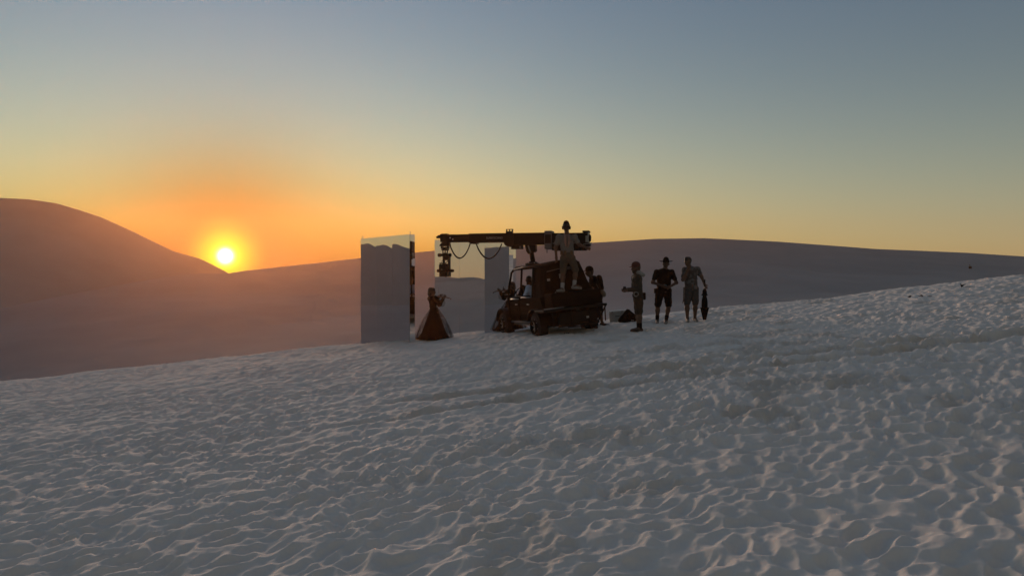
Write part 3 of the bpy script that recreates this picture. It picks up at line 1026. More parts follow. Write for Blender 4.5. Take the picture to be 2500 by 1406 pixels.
def camera_head():
    zb = 2.77 - CRB.z
    o = CRM @ Vector((-2.49, 0, zb + .09))
    root = empty('film_camera', None, mtx=Matrix.Translation(o) @ Matrix.Rotation(CRA, 4, 'Z'))
    tag(root, 'stabilised camera head hanging from the left tip of the crane arm', 'camera')
    B = lambda n, x0, x1, y0, y1, z0, z1, m=M_BLACK, p=root, bv=.006: MB().box(x0, x1, y0, y1, z0, z1).build(n, m, p, bevel=bv)
    MB().prism([(-.05, .01), (.12, .01), (.14, -.10), (-.14, -.10), (-.12, -.05)], 'y', -.11, .11).build('neck', M_BLACK, root, bevel=.01)
    for x in (-.085, .085):
        B('standoff', x - .018, x + .018, -.08, .08, -.17, -.10)
    MB().ball((0, 0, -.15), (.05, .05, .035), 14, 8).build('bearing', M_BLACK, root, smooth=True)
    MB().lathe([(.105, -.215), (.115, -.21), (.115, -.185), (.105, -.175)], 24).build('mount_ring', M_BLACK, root, smooth=True)
    for x in (-.065, 0, .065):
        MB().tube([(x, 0, -.215), (x, 0, -.295)], .017, 8).build('damper', M_BLACK, root, smooth=True)
    MB().lathe([(.075, -.31), (.08, -.305), (.08, -.29), (.075, -.285)], 20).build('lower_ring', M_BLACK, root, smooth=True)
    y_ = MB().prism([(-.12, -.31), (.10, -.31), (.12, -.37), (.09, -.39), (-.11, -.38)], 'y', -.09, .09).build('pan_yoke', M_BLACK, root, bevel=.01)
    for x0, x1 in ((-.205, -.12), (.10, .18)):
        MB().lathe([(.045, 0), (.05, .01), (.05, x1 - x0 - .01), (.04, x1 - x0)], 16, (x0, 0, -.345), axis='x').build('pan_motor', M_BLACK, y_, smooth=True)
    B('arm_plate', -.055, -.02, -.07, .07, -.76, -.38)
    B('arm_plate', .10, .14, -.07, .07, -.76, -.38)
    B('roll_block', -.02, .10, -.06, .06, -.49, -.38)
    MB().tube([(-.01, 0, -.585), (.09, 0, -.50)], .012, 6).build('brace', M_BLACK, root, smooth=True)
    cb = B('camera_body', -.03, .115, -.16, .12, -.76, -.585, M_DARK)
    MB().lathe([(.055, -.16), (.06, -.18), (.06, -.30), (.065, -.31), (.05, -.32)], 18, (.04, 0, -.68), axis='y').build('lens', M_DARK, cb, smooth=True)
    B('matte_box', -.06, .14, -.36, -.31, -.75, -.61, M_BLACK, cb)
    MB().tube([(-.13, 0, -.575), (-.13, 0, -.79)], .012, 6).build('side_rod', M_BLACK, root, smooth=True)
    B('side_plate', -.16, -.04, -.04, .04, -.59, -.56)
    MB().tube([(-.12, 0, -.56), (-.105, 0, -.51), (-.05, 0, -.49)], .006, 5).build('loop_lead', M_BLACK, root, smooth=True)
    MB().tube([(-.07, 0, -.77), (-.04, 0, -.70)], .014, 6).build('link_rod', M_STEEL, root, smooth=True)
    MB().lathe([(.03, -.24), (.045, -.225), (.045, -.15), (.028, -.14), (.028, .14), (.042, .15), (.042, .22), (.03, .255), (.01, .26)], 16, (0, 0, -.78), axis='x').build('tilt_axis', M_BLACK, root, smooth=True)
    B('lower_cage', -.14, .05, -.10, .10, -.945, -.80, M_DARK)
    B('cage_rail', .05, .135, -.10, .10, -.83, -.80)
    B('cage_rail', .05, .135, -.10, .10, -.945, -.925)
    B('cage_rail', .115, .14, -.10, .10, -.925, -.83)
    B('grub_screw', .01, .035, -.02, .02, -.965, -.945)
    return root


camera_head()


# ------------------------------------------------------------------ people
def lerp(a, b, t): return np.array(a) + (np.array(b) - np.array(a)) * t


def hand(ex, w, d, up, curl=.6):
    """palm side fingers: w wrist, d pointing direction, up thumb side; five bent tapering fingers"""
    d = Vector(d).normalized(); up = Vector(up)
    up = (up - d * up.dot(d)).normalized()
    side = d.cross(up)
    w = Vector(w)
    for i, (off, ln) in enumerate(((.030, .070), (.010, .078), (-.010, .073), (-.028, .058))):
        b = w + d * .085 + up * off
        b1 = b + (d * math.cos(curl * .6) - side * math.sin(curl * .6)) * ln * .5
        b2 = b1 + (d * math.cos(curl * 1.7) - side * math.sin(curl * 1.7)) * ln * .5
        ex.tube([b - d * .02, b, b1, b2], [.0095, .0095, .0085, .006], 6)
    t0 = w + d * .025 + up * .030
    t1 = t0 + (d * .6 + up * .7 - side * .3).normalized() * .035
    t2 = t1 + (d * .95 + up * .1 - side * .4).normalized() * .032
    ex.tube([t0 - up * .015, t0, t1, t2], [.012, .012, .010, .007], 6)


def person(label, loc, J, face, skin_m=M_SKIN, head_tilt=0.0, shirt=None, sleeve='short', bottom=None, shoes=M_SHOE, socks=None,
           hair=M_HAIR, hat=None, beard=False, h=.015, group=None, hem=None, sh_name='shirt', bt_name='shorts', legs='short', feet=True, girth=1.0, hands=True):
    root = empty('person', loc)
    tag(root, label, 'person', group)
    fx = np.array([face[0], face[1], 0.0]); fx = fx / np.linalg.norm(fx)
    sd = np.array([-fx[1], fx[0], 0])
    A = {k: np.array(v, float) for k, v in J.items()}
    tf = J.get('_torso', (fx[0], fx[1]))
    tf = np.array([tf[0], tf[1], 0.0]); tf = tf / np.linalg.norm(tf)
    flat = [(tf, .70)]
    g = girth
    b = SDF(.035)
    mid = lerp(A['pel'], A['chest'], .5)
    b.cone(A['pel'], mid, .150 * g, .138 * g, flat); b.cone(mid, A['chest'], .138 * g, .158 * g, flat)
    b.cone(A['chest'], A['neck'], .085, .058); b.cone(A['neck'], A['head'], .055, .058)
    for s in 'LR':
        b.cone(A['chest'], A['sh' + s], .10, .066); b.cone(A['sh' + s], A['el' + s], .058, .043); b.cone(A['el' + s], A['wr' + s], .043, .029)
        hd = A['wr' + s] - A['el' + s]; hd = hd / np.linalg.norm(hd)
        b.cone(A['wr' + s], A['wr' + s] + hd * .075, .030, .034)
        b.cone(A['pel'], A['hip' + s], .12 * g, .098 * g); b.cone(A['hip' + s], A['kn' + s], .094 * g, .060)
        calf = lerp(A['kn' + s], A['an' + s], .3)
        b.cone(A['kn' + s], calf, .058, .060); b.cone(calf, A['an' + s], .060, .036)
        b.cone(A['an' + s], A['toe' + s], .040, .030)
    # head: skull, jaw, nose, ears, brow
    hc = A['head']; up = np.array([0, 0, 1.0])
    hu = up * math.cos(head_tilt) + fx * math.sin(head_tilt); hf = fx * math.cos(head_tilt) - up * math.sin(head_tilt)
    hb = SDF(.02)
    b.cone(hc + hu * .028 - hf * .012, hc + hu * .03 + hf * .012, .084, .080, [(sd, .88)])
    b.cone(hc + hf * .02 - hu * .01, hc + hf * .035 - hu * .075, .066, .038, [(sd, .9)])
    b.cone(hc + hf * .088 + hu * .005, hc + hf * .108 - hu * .022, .008, .016)
    b.cone(hc + hf * .078 - hu * .055, hc + hf * .082 - hu * .052, .016, .014)
    for q in (-1, 1):
        b.cone(hc + sd * q * .076 + hu * .01, hc + sd * q * .082 - hu * .02, .018, .012)
    ex = MB()
    if hands:
        for s in 'LR':
            hand(ex, A['wr' + s], A['wr' + s] - A['el' + s], J.get('_up' + s, (0, 0, 1)), J.get('_curl', .7))
    v, q = b.mesh(h)
    body = skin('body', v, q, skin_m, root, ex)
    eyes = MB()
    for q_ in (-1, 1):
        eyes.ball(tuple(hc + hf * .080 + sd * q_ * .032 + hu * .012), .011, 8, 6)
    eyes.build('eyes', M_HAIR, body, smooth=True)
    # clothes: the same limbs, a little fuller, cut at neckline, cuffs and hems
    if shirt is not None:
        c = SDF(.035); e = .020
        hemz = hem if hem is not None else A['pel'][2] - .06
        low = A['pel'] + (A['pel'] - mid) * .35
        c.cone(low, mid, .170 * g, (.138 * g + e), flat); c.cone(mid, A['chest'], .138 * g + e, .160 * g + e * .8, flat)
        c.cone(A['chest'], lerp(A['chest'], A['neck'], .7), .10, .074)
        for s in 'LR':
            c.cone(A['chest'], A['sh' + s], .108, .071)
            if sleeve == 'short':
                c.cone(A['sh' + s], lerp(A['sh' + s], A['el' + s], .62), .069, .064)
            else:
                c.cone(A['sh' + s], A['el' + s], .078, .064); c.cone(A['el' + s], lerp(A['el' + s], A['wr' + s], .93), .064, .044)
        c.plane((0, 0, hemz), (0, 0, -1))
        nk = lerp(A['chest'], A['neck'], .80)
        v, q = c.mesh(h, .008, 3)
        skin(sh_name, v, q, shirt, root)
    if bottom is not None:
        c = SDF(.018)
        c.cone(A['pel'] + V(0, 0, .03), A['pel'], .150 * g, .158 * g, flat)
        for s in 'LR':
            end = lerp(A['hip' + s], A['kn' + s], .92) if legs == 'short' else lerp(A['kn' + s], A['an' + s], .93)
            c.cone(A['pel'], A['hip' + s], .130 * g, .108 * g)
            if legs == 'short':
                c.cone(A['hip' + s], end, .108 * g, .088)
            else:
                c.cone(A['hip' + s], A['kn' + s], .115 * g, .085); c.cone(A['kn' + s], end, .085, .07)
        v, q = c.mesh(h, .008, 5)
        skin(bt_name, v, q, bottom, root)
    if feet:
        for s in 'LR':
            d = A['toe' + s] - A['an' + s]; d[2] = 0; d = d / (np.linalg.norm(d) + 1e-9)
            an = A['an' + s]; z = an[2] - .07
            c = SDF(.02)
            c.cone(an - d * .03 + V(0, 0, -.035), an + d * .07 + V(0, 0, -.040), .046, .044); c.cone(an + d * .07 + V(0, 0, -.04), an + d * .18 + V(0, 0, -.048), .044, .034)
            c.cone(an + V(0, 0, .03), an - d * .02 + V(0, 0, -.03), .044, .046)
            c.plane((0, 0, an[2] - .078), (0, 0, -1))
            v, q = c.mesh(.012)
            skin('shoe', v, q, shoes, root)
            if socks is not None:
                c = SDF(.02); c.cone(an + V(0, 0, .0), lerp(an, A['kn' + s], .32), .046, .054)
                v, q = c.mesh(.012)
                skin('sock', v, q, socks, root)
    # hair
    if hair is not None:
        c = SDF(.03)
        c.cone(hc + hu * .045 - hf * .030, hc + hu * .055 + hf * .025, .088, .074, [(sd, .92)])
        c.cone(hc - hf * .05 + hu * .02, hc - hf * .055 - hu * .045, .068, .05, [(sd, .95)])
        if beard:
            c.cone(hc + hf * .05 - hu * .07, hc + hf * .045 - hu * .10, .042, .034); c.cone(hc + sd * .06 - hu * .03, hc + hf * .05 - hu * .085, .022, .03); c.cone(hc - sd * .06 - hu * .03, hc + hf * .05 - hu * .085, .022, .03)
        v, q = c.mesh(.011, .003, 7)
        skin('hair', v, q, hair, body)
    if hat is not None:
        kind, hm = hat
        top = hc + hu * .055
        if kind == 'cap':
            c = SDF(.02); c.cone(top + hu * .02 - hf * .015, top + hu * .022 + hf * .015, .100, .096, [(sd, .92)]); c.plane(hc + hu * .035, -hu)
            v, q = c.mesh(.011); ct = skin('cap', v, q, hm, root)
            m = MB(); vs = []; fs = []
            for i in range(9):
                t = R(-62 + 124 * i / 8)
                for rr, dz in ((.085, .0), (.085 + .085 * math.cos(t * 1.1), -.018)):
                    p = hc + hu * (.048 + dz) + hf * rr * math.cos(t) + sd * rr * .98 * math.sin(t); vs.append(p); vs.append(p + hu * .008)
            for i in range(8):
                k = i * 4
                fs += [(k, k + 4, k + 6, k + 2), (k + 1, k + 3, k + 7, k + 5), (k + 2, k + 6, k + 7, k + 3), (k, k + 1, k + 5, k + 4)]
            fs += [(0, 2, 3, 1), (32, 33, 35, 34)]
            m.add(vs, fs).build('cap_brim', hm, ct, smooth=True)
            MB().ball(tuple(top + hu * .118), .010, 8, 6).build('cap_button', hm, ct, smooth=True)
        elif kind in ('brim', 'bucket'):
            c = SDF(.02); c.cone(top + hu * .03, top + hu * .055, .100, .082, [(sd, .92)]); c.plane(hc + hu * .035, -hu)
            v, q = c.mesh(.011); ct = skin('hat', v, q, hm, root)
            m = MB(); vs = []; fs = []; n = 28
            for i in range(n):
                t = 2 * math.pi * i / n
                for rr in (.088, .14 if kind == 'brim' else .105, .185 if kind == 'brim' else .125):
                    lift = (.022 * (math.sin(t) ** 2) if kind == 'brim' and rr > .15 else 0) - (.055 if kind == 'bucket' and rr > .1 else 0) * (rr - .088) / .047
                    p = hc + hu * (.060 + lift) + hf * rr * math.cos(t) + sd * rr * .95 * math.sin(t)
                    vs += [p, p + hu * .008]
            for i in range(n):
                a = i * 6; b_ = ((i + 1) % n) * 6
                for j in (0, 2):
                    fs += [(a + j, a + j + 2, b_ + j + 2, b_ + j), (a + j + 1, b_ + j + 1, b_ + j + 3, a + j + 3)]
                fs += [(a + 4, a + 5, b_ + 5, b_ + 4)]
            m.add(vs, fs).build('hat_brim', hm, ct, smooth=True)
    return root, A


def stand(hgt=1.76, **kw):
    k = hgt / 1.76
    J = dict(pel=(0, 0, .93), chest=(0, 0, 1.32), neck=(0, 0, 1.475), head=(0, 0, 1.625),
             shL=(-.185, 0, 1.40), shR=(.185, 0, 1.40), elL=(-.25, 0, 1.12), elR=(.25, 0, 1.12), wrL=(-.26, -.05, .88), wrR=(.26, -.05, .88),
             hipL=(-.095, 0, .88), hipR=(.095, 0, .88), knL=(-.11, -.01, .49), knR=(.11, -.01, .49), anL=(-.115, .01, .08), anR=(.115, .01, .08),
             toeL=(-.13, -.16, .045), toeR=(.13, -.16, .045))
    J.update({a: b for a, b in kw.items()})
    return {a: (tuple(c * k for c in b) if isinstance(b, tuple) and len(b) == 3 and not a.startswith('_') else b) for a, b in J.items()}


def at_ground(x, y, sink=.015): return (x, y, gsm(x, y) - sink)


# the bearded man in the olive jacket, turned left with his hands in front of him
J = stand(1.73, pel=(.01, 0, .92), chest=(-.01, 0, 1.31), neck=(-.015, 0, 1.47), head=(-.045, 0, 1.60),
          shL=(-.05, .17, 1.38), shR=(-.02, -.17, 1.38), elL=(-.06, .20, 1.08), elR=(.0, -.22, 1.09), wrL=(-.29, .10, 1.06), wrR=(-.26, -.12, 1.05),
          hipL=(.01, .09, .87), hipR=(.02, -.09, .87), knL=(.03, .10, .48), knR=(.035, -.09, .48), anL=(.045, .11, .08), anR=(.05, -.10, .09),
          toeL=(-.13, .12, .045), toeR=(-.12, -.12, .05), _torso=(-1, 0))
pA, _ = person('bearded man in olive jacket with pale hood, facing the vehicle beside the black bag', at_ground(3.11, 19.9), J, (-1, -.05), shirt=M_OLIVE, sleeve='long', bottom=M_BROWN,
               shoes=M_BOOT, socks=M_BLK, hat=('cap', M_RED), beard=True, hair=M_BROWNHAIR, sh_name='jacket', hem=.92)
c = SDF(.03); c.cone((.02, -.10, 1.46), (.02, .10, 1.46), .055, .055); c.cone((.03, 0, 1.46), (.14, 0, 1.41), .075, .05); c.cone((.03, -.05, 1.44), (.03, .05, 1.44), .07, .07)
v, q = c.mesh(.014, .004, 2); skin('hood', v, q, M_HOOD, pA)
MB().lathe([(.045, -.03), (.055, -.02), (.055, .03), (.04, .04)], 14, (-.33, -.02, 1.075), axis='x').build('dark_canister', M_BLACK, pA, smooth=True)
pts = [(-.06 + .055 * math.cos(t), -.16, .94 + .055 * math.sin(t)) for t in [2 * math.pi * i / 16 for i in range(17)]]
MB().tube(pts, .014, 6, cap=False).build('tape_roll', M_HOOD, pA, smooth=True)
MB().box(.13, .19, -.10, .08, .80, .98).build('belt_pouch', M_BLK, pA, bevel=.02)

# the man in black with the wide hat
J = stand(1.73, head=(.06, -.02, 1.60), neck=(.03, 0, 1.46), chest=(.02, .02, 1.30), shL=(-.19, 0, 1.38), shR=(.22, 0, 1.38), elL=(-.30, -.02, 1.11), elR=(.34, -.02, 1.10),
          wrL=(-.08, -.20, 1.02), wrR=(.12, -.20, .99), knL=(-.16, -.01, .48), knR=(.13, -.02, .48), anL=(-.17, .01, .08), anR=(.07, .01, .08), toeL=(-.20, -.15, .045), toeR=(.02, -.15, .045), _torso=(0, -1))
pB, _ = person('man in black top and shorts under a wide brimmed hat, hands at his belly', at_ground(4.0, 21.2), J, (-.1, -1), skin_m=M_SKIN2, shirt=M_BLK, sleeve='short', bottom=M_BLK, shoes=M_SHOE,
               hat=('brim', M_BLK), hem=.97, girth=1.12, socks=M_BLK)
c = SDF(.03); c.cone((.01, 0, .93), (.01, 0, 1.02), .172, .168, [((0, 1, 0), .72)]); c.plane((0, 0, .89), (0, 0, -1)); c.plane((0, 0, 1.03), (0, 0, 1))
v, q = c.mesh(.014, .003, 4); skin('undershirt', v, q, M_BLUE, pB)
MB().box(-.25, -.19, -.05, .06, .80, .93).build('belt_radio', M_BLK, pB, bevel=.012)

# the man in the leaf print shirt, chin in hand, umbrella at his side
J = stand(1.72, head=(-.10, -.02, 1.60), neck=(-.06, 0, 1.47), chest=(-.02, 0, 1.31), shL=(-.18, -.02, 1.38), shR=(.16, 0, 1.40), elL=(-.24, -.10, 1.12), elR=(.27, -.03, 1.20),
          wrL=(-.14, -.16, 1.36), wrR=(.345, -.05, 1.00), hipL=(-.08, 0, .87), hipR=(.09, 0, .87), knL=(-.115, -.02, .48), knR=(.11, 0, .48), anL=(-.10, .0, .08), anR=(.105, .03, .08),
          toeL=(-.12, -.16, .045), toeR=(.12, -.14, .045), _torso=(-.4, -1), _upL=(1, 0, .3))
LC = at_ground(4.66, 20.9)
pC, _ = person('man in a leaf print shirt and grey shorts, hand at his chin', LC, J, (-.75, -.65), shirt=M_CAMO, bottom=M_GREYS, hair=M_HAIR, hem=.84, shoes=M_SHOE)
MB().tube([(-.205, -.05, .90), (-.21, -.06, .70), (-.215, -.06, .56), (-.235, -.06, .49)], .010, 6).build('hanging_strap', M_BLK, pC, smooth=True)

# the man on the back of the vehicle
ST = vw(-.14, -.66, 1.10)
J = stand(1.76, pel=(.04, -.06, .90), chest=(.0, .02, 1.31), neck=(.01, .0, 1.48), head=(.0, .02, 1.63), shL=(-.19, 0, 1.40), shR=(.21, 0, 1.40), elL=(-.27, .03, 1.14), elR=(.33, -.02, 1.20),
          wrL=(-.25, .06, .88), wrR=(.54, .12, 1.13), hipL=(-.06, -.04, .85), hipR=(.13, -.04, .85), knL=(-.08, .06, .50), knR=(.24, .07, .55), anL=(-.10, -.02, .085), anR=(.20, .02, .16),
          toeL=(-.20, -.11, .05), toeR=(.36, -.06, .13), _torso=(.1, 1))
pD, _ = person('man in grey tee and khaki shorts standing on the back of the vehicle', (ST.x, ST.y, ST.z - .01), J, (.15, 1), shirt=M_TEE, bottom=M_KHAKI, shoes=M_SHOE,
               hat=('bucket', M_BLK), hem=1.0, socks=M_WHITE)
c = SDF(.02); c.cone((.02, 0, .98), (.02, 0, 1.05), .176, .172, [((0, 1, 0), .74)]); c.plane((0, 0, .945), (0, 0, -1)); c.plane((0, 0, 1.06), (0, 0, 1))
v, q = c.mesh(.014); skin('tool_belt', v, q, M_LEATHER, pD)
for x in (-.13, -.04, .12):
    MB().box(x - .035, x + .035, -.17, -.13, .94, 1.05).build('belt_pouch', M_LEATHER, pD, bevel=.01)
m = MB(); m.tube([(-.03, -.10, 1.45), (-.04, -.135, 1.30), (-.01, -.14, 1.16)], [.03, .035, .02], 8); m.tube([(.05, -.10, 1.45), (.07, -.135, 1.28), (.03, -.14, 1.14)], [.03, .035, .02], 8)
m.build('neck_scarf', mat('faded_red_scarf', (.26, .16, .13), .9), pD, smooth=True)
for x in (-.092, .092):
    MB().lathe([(.03, -.018), (.038, -.012), (.038, .012), (.03, .018)], 14, (x, .0, 1.63), axis='x').build('ear_cup', M_BLACK, pD, smooth=True)

# the man in black cap leaning on the far corner of the platform
J = stand(1.70, pel=(.10, 0, .91), chest=(-.02, 0, 1.26), neck=(-.10, 0, 1.41), head=(-.155, -.01, 1.535), shL=(-.06, .18, 1.33), shR=(-.02, -.18, 1.33), elL=(-.14, .20, 1.06), elR=(-.10, -.22, 1.06),
          wrL=(-.30, .14, .92), wrR=(-.28, -.16, .90), hipL=(.08, .09, .86), hipR=(.10, -.09, .86), knL=(.04, .10, .47), knR=(.13, -.08, .48), anL=(-.02, .11, .08), anR=(.20, -.08, .10),
          toeL=(-.16, .12, .045), toeR=(.32, -.09, .05), _torso=(-1, 0))
LE = at_ground(2.25, 21.85)
pE, _ = person('man in black tee and cap leaning forward behind the right corner of the vehicle', LE, J, (-1, -.05), shirt=M_BLK, bottom=M_BLK, hat=('cap', M_BLK), shoes=M_BOOT, hem=.86)
MB().tube([(-.16, -.09, 1.42), (-.02, -.185, 1.24), (.10, -.19, 1.02), (.18, -.12, .92)], .014, 6).build('bag_strap', M_KHAKI, pE, smooth=True)
c = SDF(.03); c.cone((.20, -.08, .92), (.24, .02, .90), .10, .09, [((1, 0, .4), .75)])
v, q = c.mesh(.014, .004, 8); skin('shoulder_bag', v, q, mat('canvas_bag', (.17, .13, .085), .9), pE)
c = SDF(.03); c.cone((.13, .05, 1.30), (.17, .04, 1.08), .12, .12, [((1, 0, .2), .7)])
v, q = c.mesh(.016, .004, 9); skin('backpack', v, q, M_BLK, pE)


# two people sitting in the cab
def seated(label, x, y, shirt, hm, **kw):
    w = vw(x, y, .70)
    f3 = Vector((fw.x, fw.y, 0)).normalized(); r3 = Vector((f3.y, -f3.x, 0))
    L = lambda a, b, z: (r3.x * a + f3.x * b, r3.y * a + f3.y * b, z)
    J = dict(pel=L(0, 0, .10), chest=L(0, -.05, .48), neck=L(0, -.03, .63), head=L(0, .0, .77), shL=L(-.18, -.04, .56), shR=L(.18, -.04, .56),
             elL=L(-.25, .08, .30), elR=L(.24, .08, .30), wrL=L(-.14, .30, .30), wrR=L(.12, .30, .30), hipL=L(-.09, .05, .08), hipR=L(.09, .05, .08),
             knL=L(-.12, .44, .14), knR=L(.12, .44, .14), anL=L(-.12, .52, -.20), anR=L(.12, .52, -.20), toeL=L(-.12, .66, -.23), toeR=L(.12, .66, -.23), _torso=(f3.x, f3.y))
    return person(label, (w.x, w.y, w.z), J, (f3.x, f3.y), shirt=shirt, sleeve='long', bottom=M_BLK, shoes=M_BOOT, hem=w.z * 0 + .02, legs='long', bt_name='trousers', h=.017, **kw)


seated('driver in dark clothes sitting in the front of the buggy', -.32, 1.60, M_BLK, None)
seated('passenger in a pale blue shirt sitting behind the driver', -.42, .92, M_PALEBLUE, None)


# the two violinists in black tulle gowns
def violinist(label, loc, mirror, vlabel, blabel):
    k = -1 if mirror else 1
    X = lambda p: (p[0] * k, p[1], p[2])
    J = dict(pel=X((-.03, 0, .82)), chest=X((-.06, 0, 1.14)), neck=X((-.07, 0, 1.27)), head=X((-.075, 0, 1.395)), shL=X((-.14, .10, 1.20)), shR=X((.03, -.08, 1.20)),
             elL=X((-.05, .24, 1.06)), elR=X((.16, -.16, 1.02)), wrL=X((.12, .20, 1.24)), wrR=X((.275, -.13, 1.20)), hipL=X((-.09, .03, .77)), hipR=X((.04, -.03, .77)),
             knL=X((-.08, .03, .43)), knR=X((.04, -.02, .43)), anL=X((-.08, .04, .08)), anR=X((.04, -.02, .08)), toeL=X((.04, .05, .045)), toeR=X((.16, -.03, .045)), _torso=(k, -.4),
             _upL=(0, 1, 0), _upR=(0, 0, 1))
    root, A = person(label, loc, J, (k, -.25), shirt=M_DRESS, sleeve='none', bottom=None, shoes=M_BLK, hair=M_HAIR, hem=.74, sh_name='bodice', girth=.80, h=.013)
    # a bob of dark hair
    hc = A['head']
    c = SDF(.03); c.cone(hc + V(-.03 * k, 0, .04), hc + V(-.06 * k, 0, -.07), .095, .072, [((0, 1, 0), .95)])
    v, q = c.mesh(.012, .004, 3); skin('bobbed_hair', v, q, M_HAIR, root)
    # satin under-skirt
    wob = lambda n, a, ph: (lambda t, j, N: 1 + a * (j / (N - 1)) * math.sin(n * t + ph) + a * .5 * (j / (N - 1)) * math.sin((n * 2 + 1) * t + ph * 2))
    prof = [(.115, .94), (.12, .88), (.15, .76), (.20, .62), (.255, .46), (.305, .30), (.36, .16), (.43, .06), (.50, .015), (.50, .0)]
    MB().lathe(prof, 72, (-.02 * k, 0, 0), wob(13, .085, .4)).build('skirt', M_DRESS, root, smooth=True)
    prof = [(.12, .92), (.17, .84), (.27, .70), (.36, .54), (.43, .38), (.49, .22), (.535, .10), (.55, .02)]
    ov = MB().lathe(prof, 90, (-.01 * k, 0, 0), wob(14, .085, 1.3), cap=False).build('tulle_overskirt', M_TULLE, root, smooth=True)
    prof = [(.13, .90), (.20, .78), (.31, .62), (.385, .46), (.45, .30), (.50, .15), (.52, .03)]
    MB().lathe(prof, 90, (.0, 0, 0), wob(7, .08, 2.6), cap=False).build('tulle_underlayer', M_TULLE, ov, smooth=True)
    # puffed tulle sleeves
    for s in 'LR':
        p = lerp(A['el' + s], A['wr' + s], .45)
        m = MB(); m.ball(tuple(p + V(.02 * k, 0, -.03)), (.105, .10, .115), 20, 12); m.build('puff_sleeve', M_TULLE, root, smooth=True)
        p = lerp(A['sh' + s], A['el' + s], .3)
        m = MB(); m.ball(tuple(p), (.085, .085, .10), 16, 10); m.build('shoulder_puff', M_TULLE, root, smooth=True)
    # violin under the chin: waisted body, neck, scroll
    w = A['head'] + V(.055 * k, -.03, -.115)
    d = V(.97 * k, -.10, -.16); d /= np.linalg.norm(d)
    ez = Vector((0, 0, 1)); dx = Vector(d); dy = ez.cross(dx).normalized(); dz = dx.cross(dy)
    L = Vector(loc)
    mtx = Matrix.Translation(L + Vector(w)) @ Matrix((dx, dy, dz)).transposed().to_4x4()
    vr = empty('violin', None, mtx=mtx)
    tag(vr, vlabel, 'violin')
    out = []
    for i in range(33):
        u = i / 32
        wd = (.070 * math.sin(math.pi * min(u / .95, 1)) ** .5) * (1 + .28 * math.cos(u * 2 * math.pi * 1.0) * 1.0 - .30 * math.exp(-((u - .52) / .12) ** 2)) + .012
        out.append((u * .34, wd))
    poly = out + [(a, -b) for a, b in out[::-1]]
    bd = MB().prism(poly, 'z', -.020, .016).build('violin_body', M_WOOD, vr, bevel=.004)
    MB().box(.33, .50, -.012, .012, -.004, .016).build('violin_neck', M_WOOD, vr, bevel=.003)
    MB().box(.20, .47, -.014, .014, .017, .026).build('fingerboard', M_BLACK, vr, bevel=.002)
    MB().lathe([(.008, -.014), (.020, -.012), (.020, .012), (.008, .014)], 14, (.52, 0, -.012), axis='y').build('scroll', M_WOOD, vr, smooth=True)
    for i in range(4):
        MB().tube([(.485 + .012 * (i // 2), (-1) ** i * .012, .004), (.485 + .012 * (i // 2), (-1) ** i * .040, .004)], .004, 5).build('tuning_peg', M_BLACK, vr)
    MB().box(.135, .142, -.022, .022, .016, .044).build('bridge', M_KHAKI, vr)
    # bow held across the strings, pointing up and away
    b0 = L + Vector((.115 * k, .16, 1.24)); b1 = L + Vector((.125 * k, -.10, 1.52))
    br = empty('violin_bow', b0)
    tag(br, blabel, 'bow')
    dd = b1 - b0
    MB().tube([(0, 0, 0), tuple(dd * .5 + Vector((0, -.006, 0))), tuple(dd)], [.006, .005, .004], 6).build('bow_stick', M_WOOD, br, smooth=True)
    MB().tube([(0, -.012, -.012), tuple(dd + Vector((0, -.010, -.010)))], .003, 5).build('bow_hair', M_HOOD, br, smooth=True)
    MB().box(-.006, .006, -.022, .006, -.014, .02).build('frog', M_BLACK, br)
    return root


VL = at_ground(-2.29, 23.75, .0)
violinist('violinist in a black tulle gown standing beside the tall mirror box', VL, False, 'violin held by the musician standing beside the tall mirror box', 'bow of the violinist beside the tall mirror box, pointing up')
VL2 = at_ground(-.09, 25.0, .0)
violinist('second musician in black tulle, mostly hidden behind the front of the vehicle', VL2, True, 'violin of the musician hidden behind the vehicle', 'bow of the musician hidden behind the vehicle')


# ------------------------------------------------------------------ smaller things on the sand
def umbrella():
    loc = at_ground(4.985, 20.80, .0)
    r_ = empty('umbrella', loc)
    tag(r_, 'closed black umbrella planted upright beside the man in the leaf print shirt', 'umbrella')
    wob = lambda t, j, n: 1 + .10 * math.sin(8 * t) * (1 if 0 < j < n - 1 else .3)
    MB().lathe([(.035, .0), (.055, .08), (.08, .20), (.105, .30), (.112, .33), (.075, .335), (.078, .40), (.072, .52), (.055, .60), (.045, .63), (.07, .655), (.072, .67), (.055, .70), (.055, .76), (.035, .80), (.015, .83)], 40, (0, 0, 0), wob).build('folded_canopy', M_BLK, r_, smooth=True)
    MB().tube([(0, 0, -.04), (0, 0, .84), (0, 0, .93)], .010, 8).build('shaft', M_STEEL, r_, smooth=True)
    MB().tube([(0, 0, .87), (0, 0, 1.02), (.01, 0, 1.06)], .018, 8).build('umbrella_handle', M_BLACK, r_, smooth=True)
    MB().lathe([(.074, .648), (.084, .655), (.084, .668), (.074, .676)], 24).build('tie_band', M_DARK, r_, smooth=True)


umbrella()


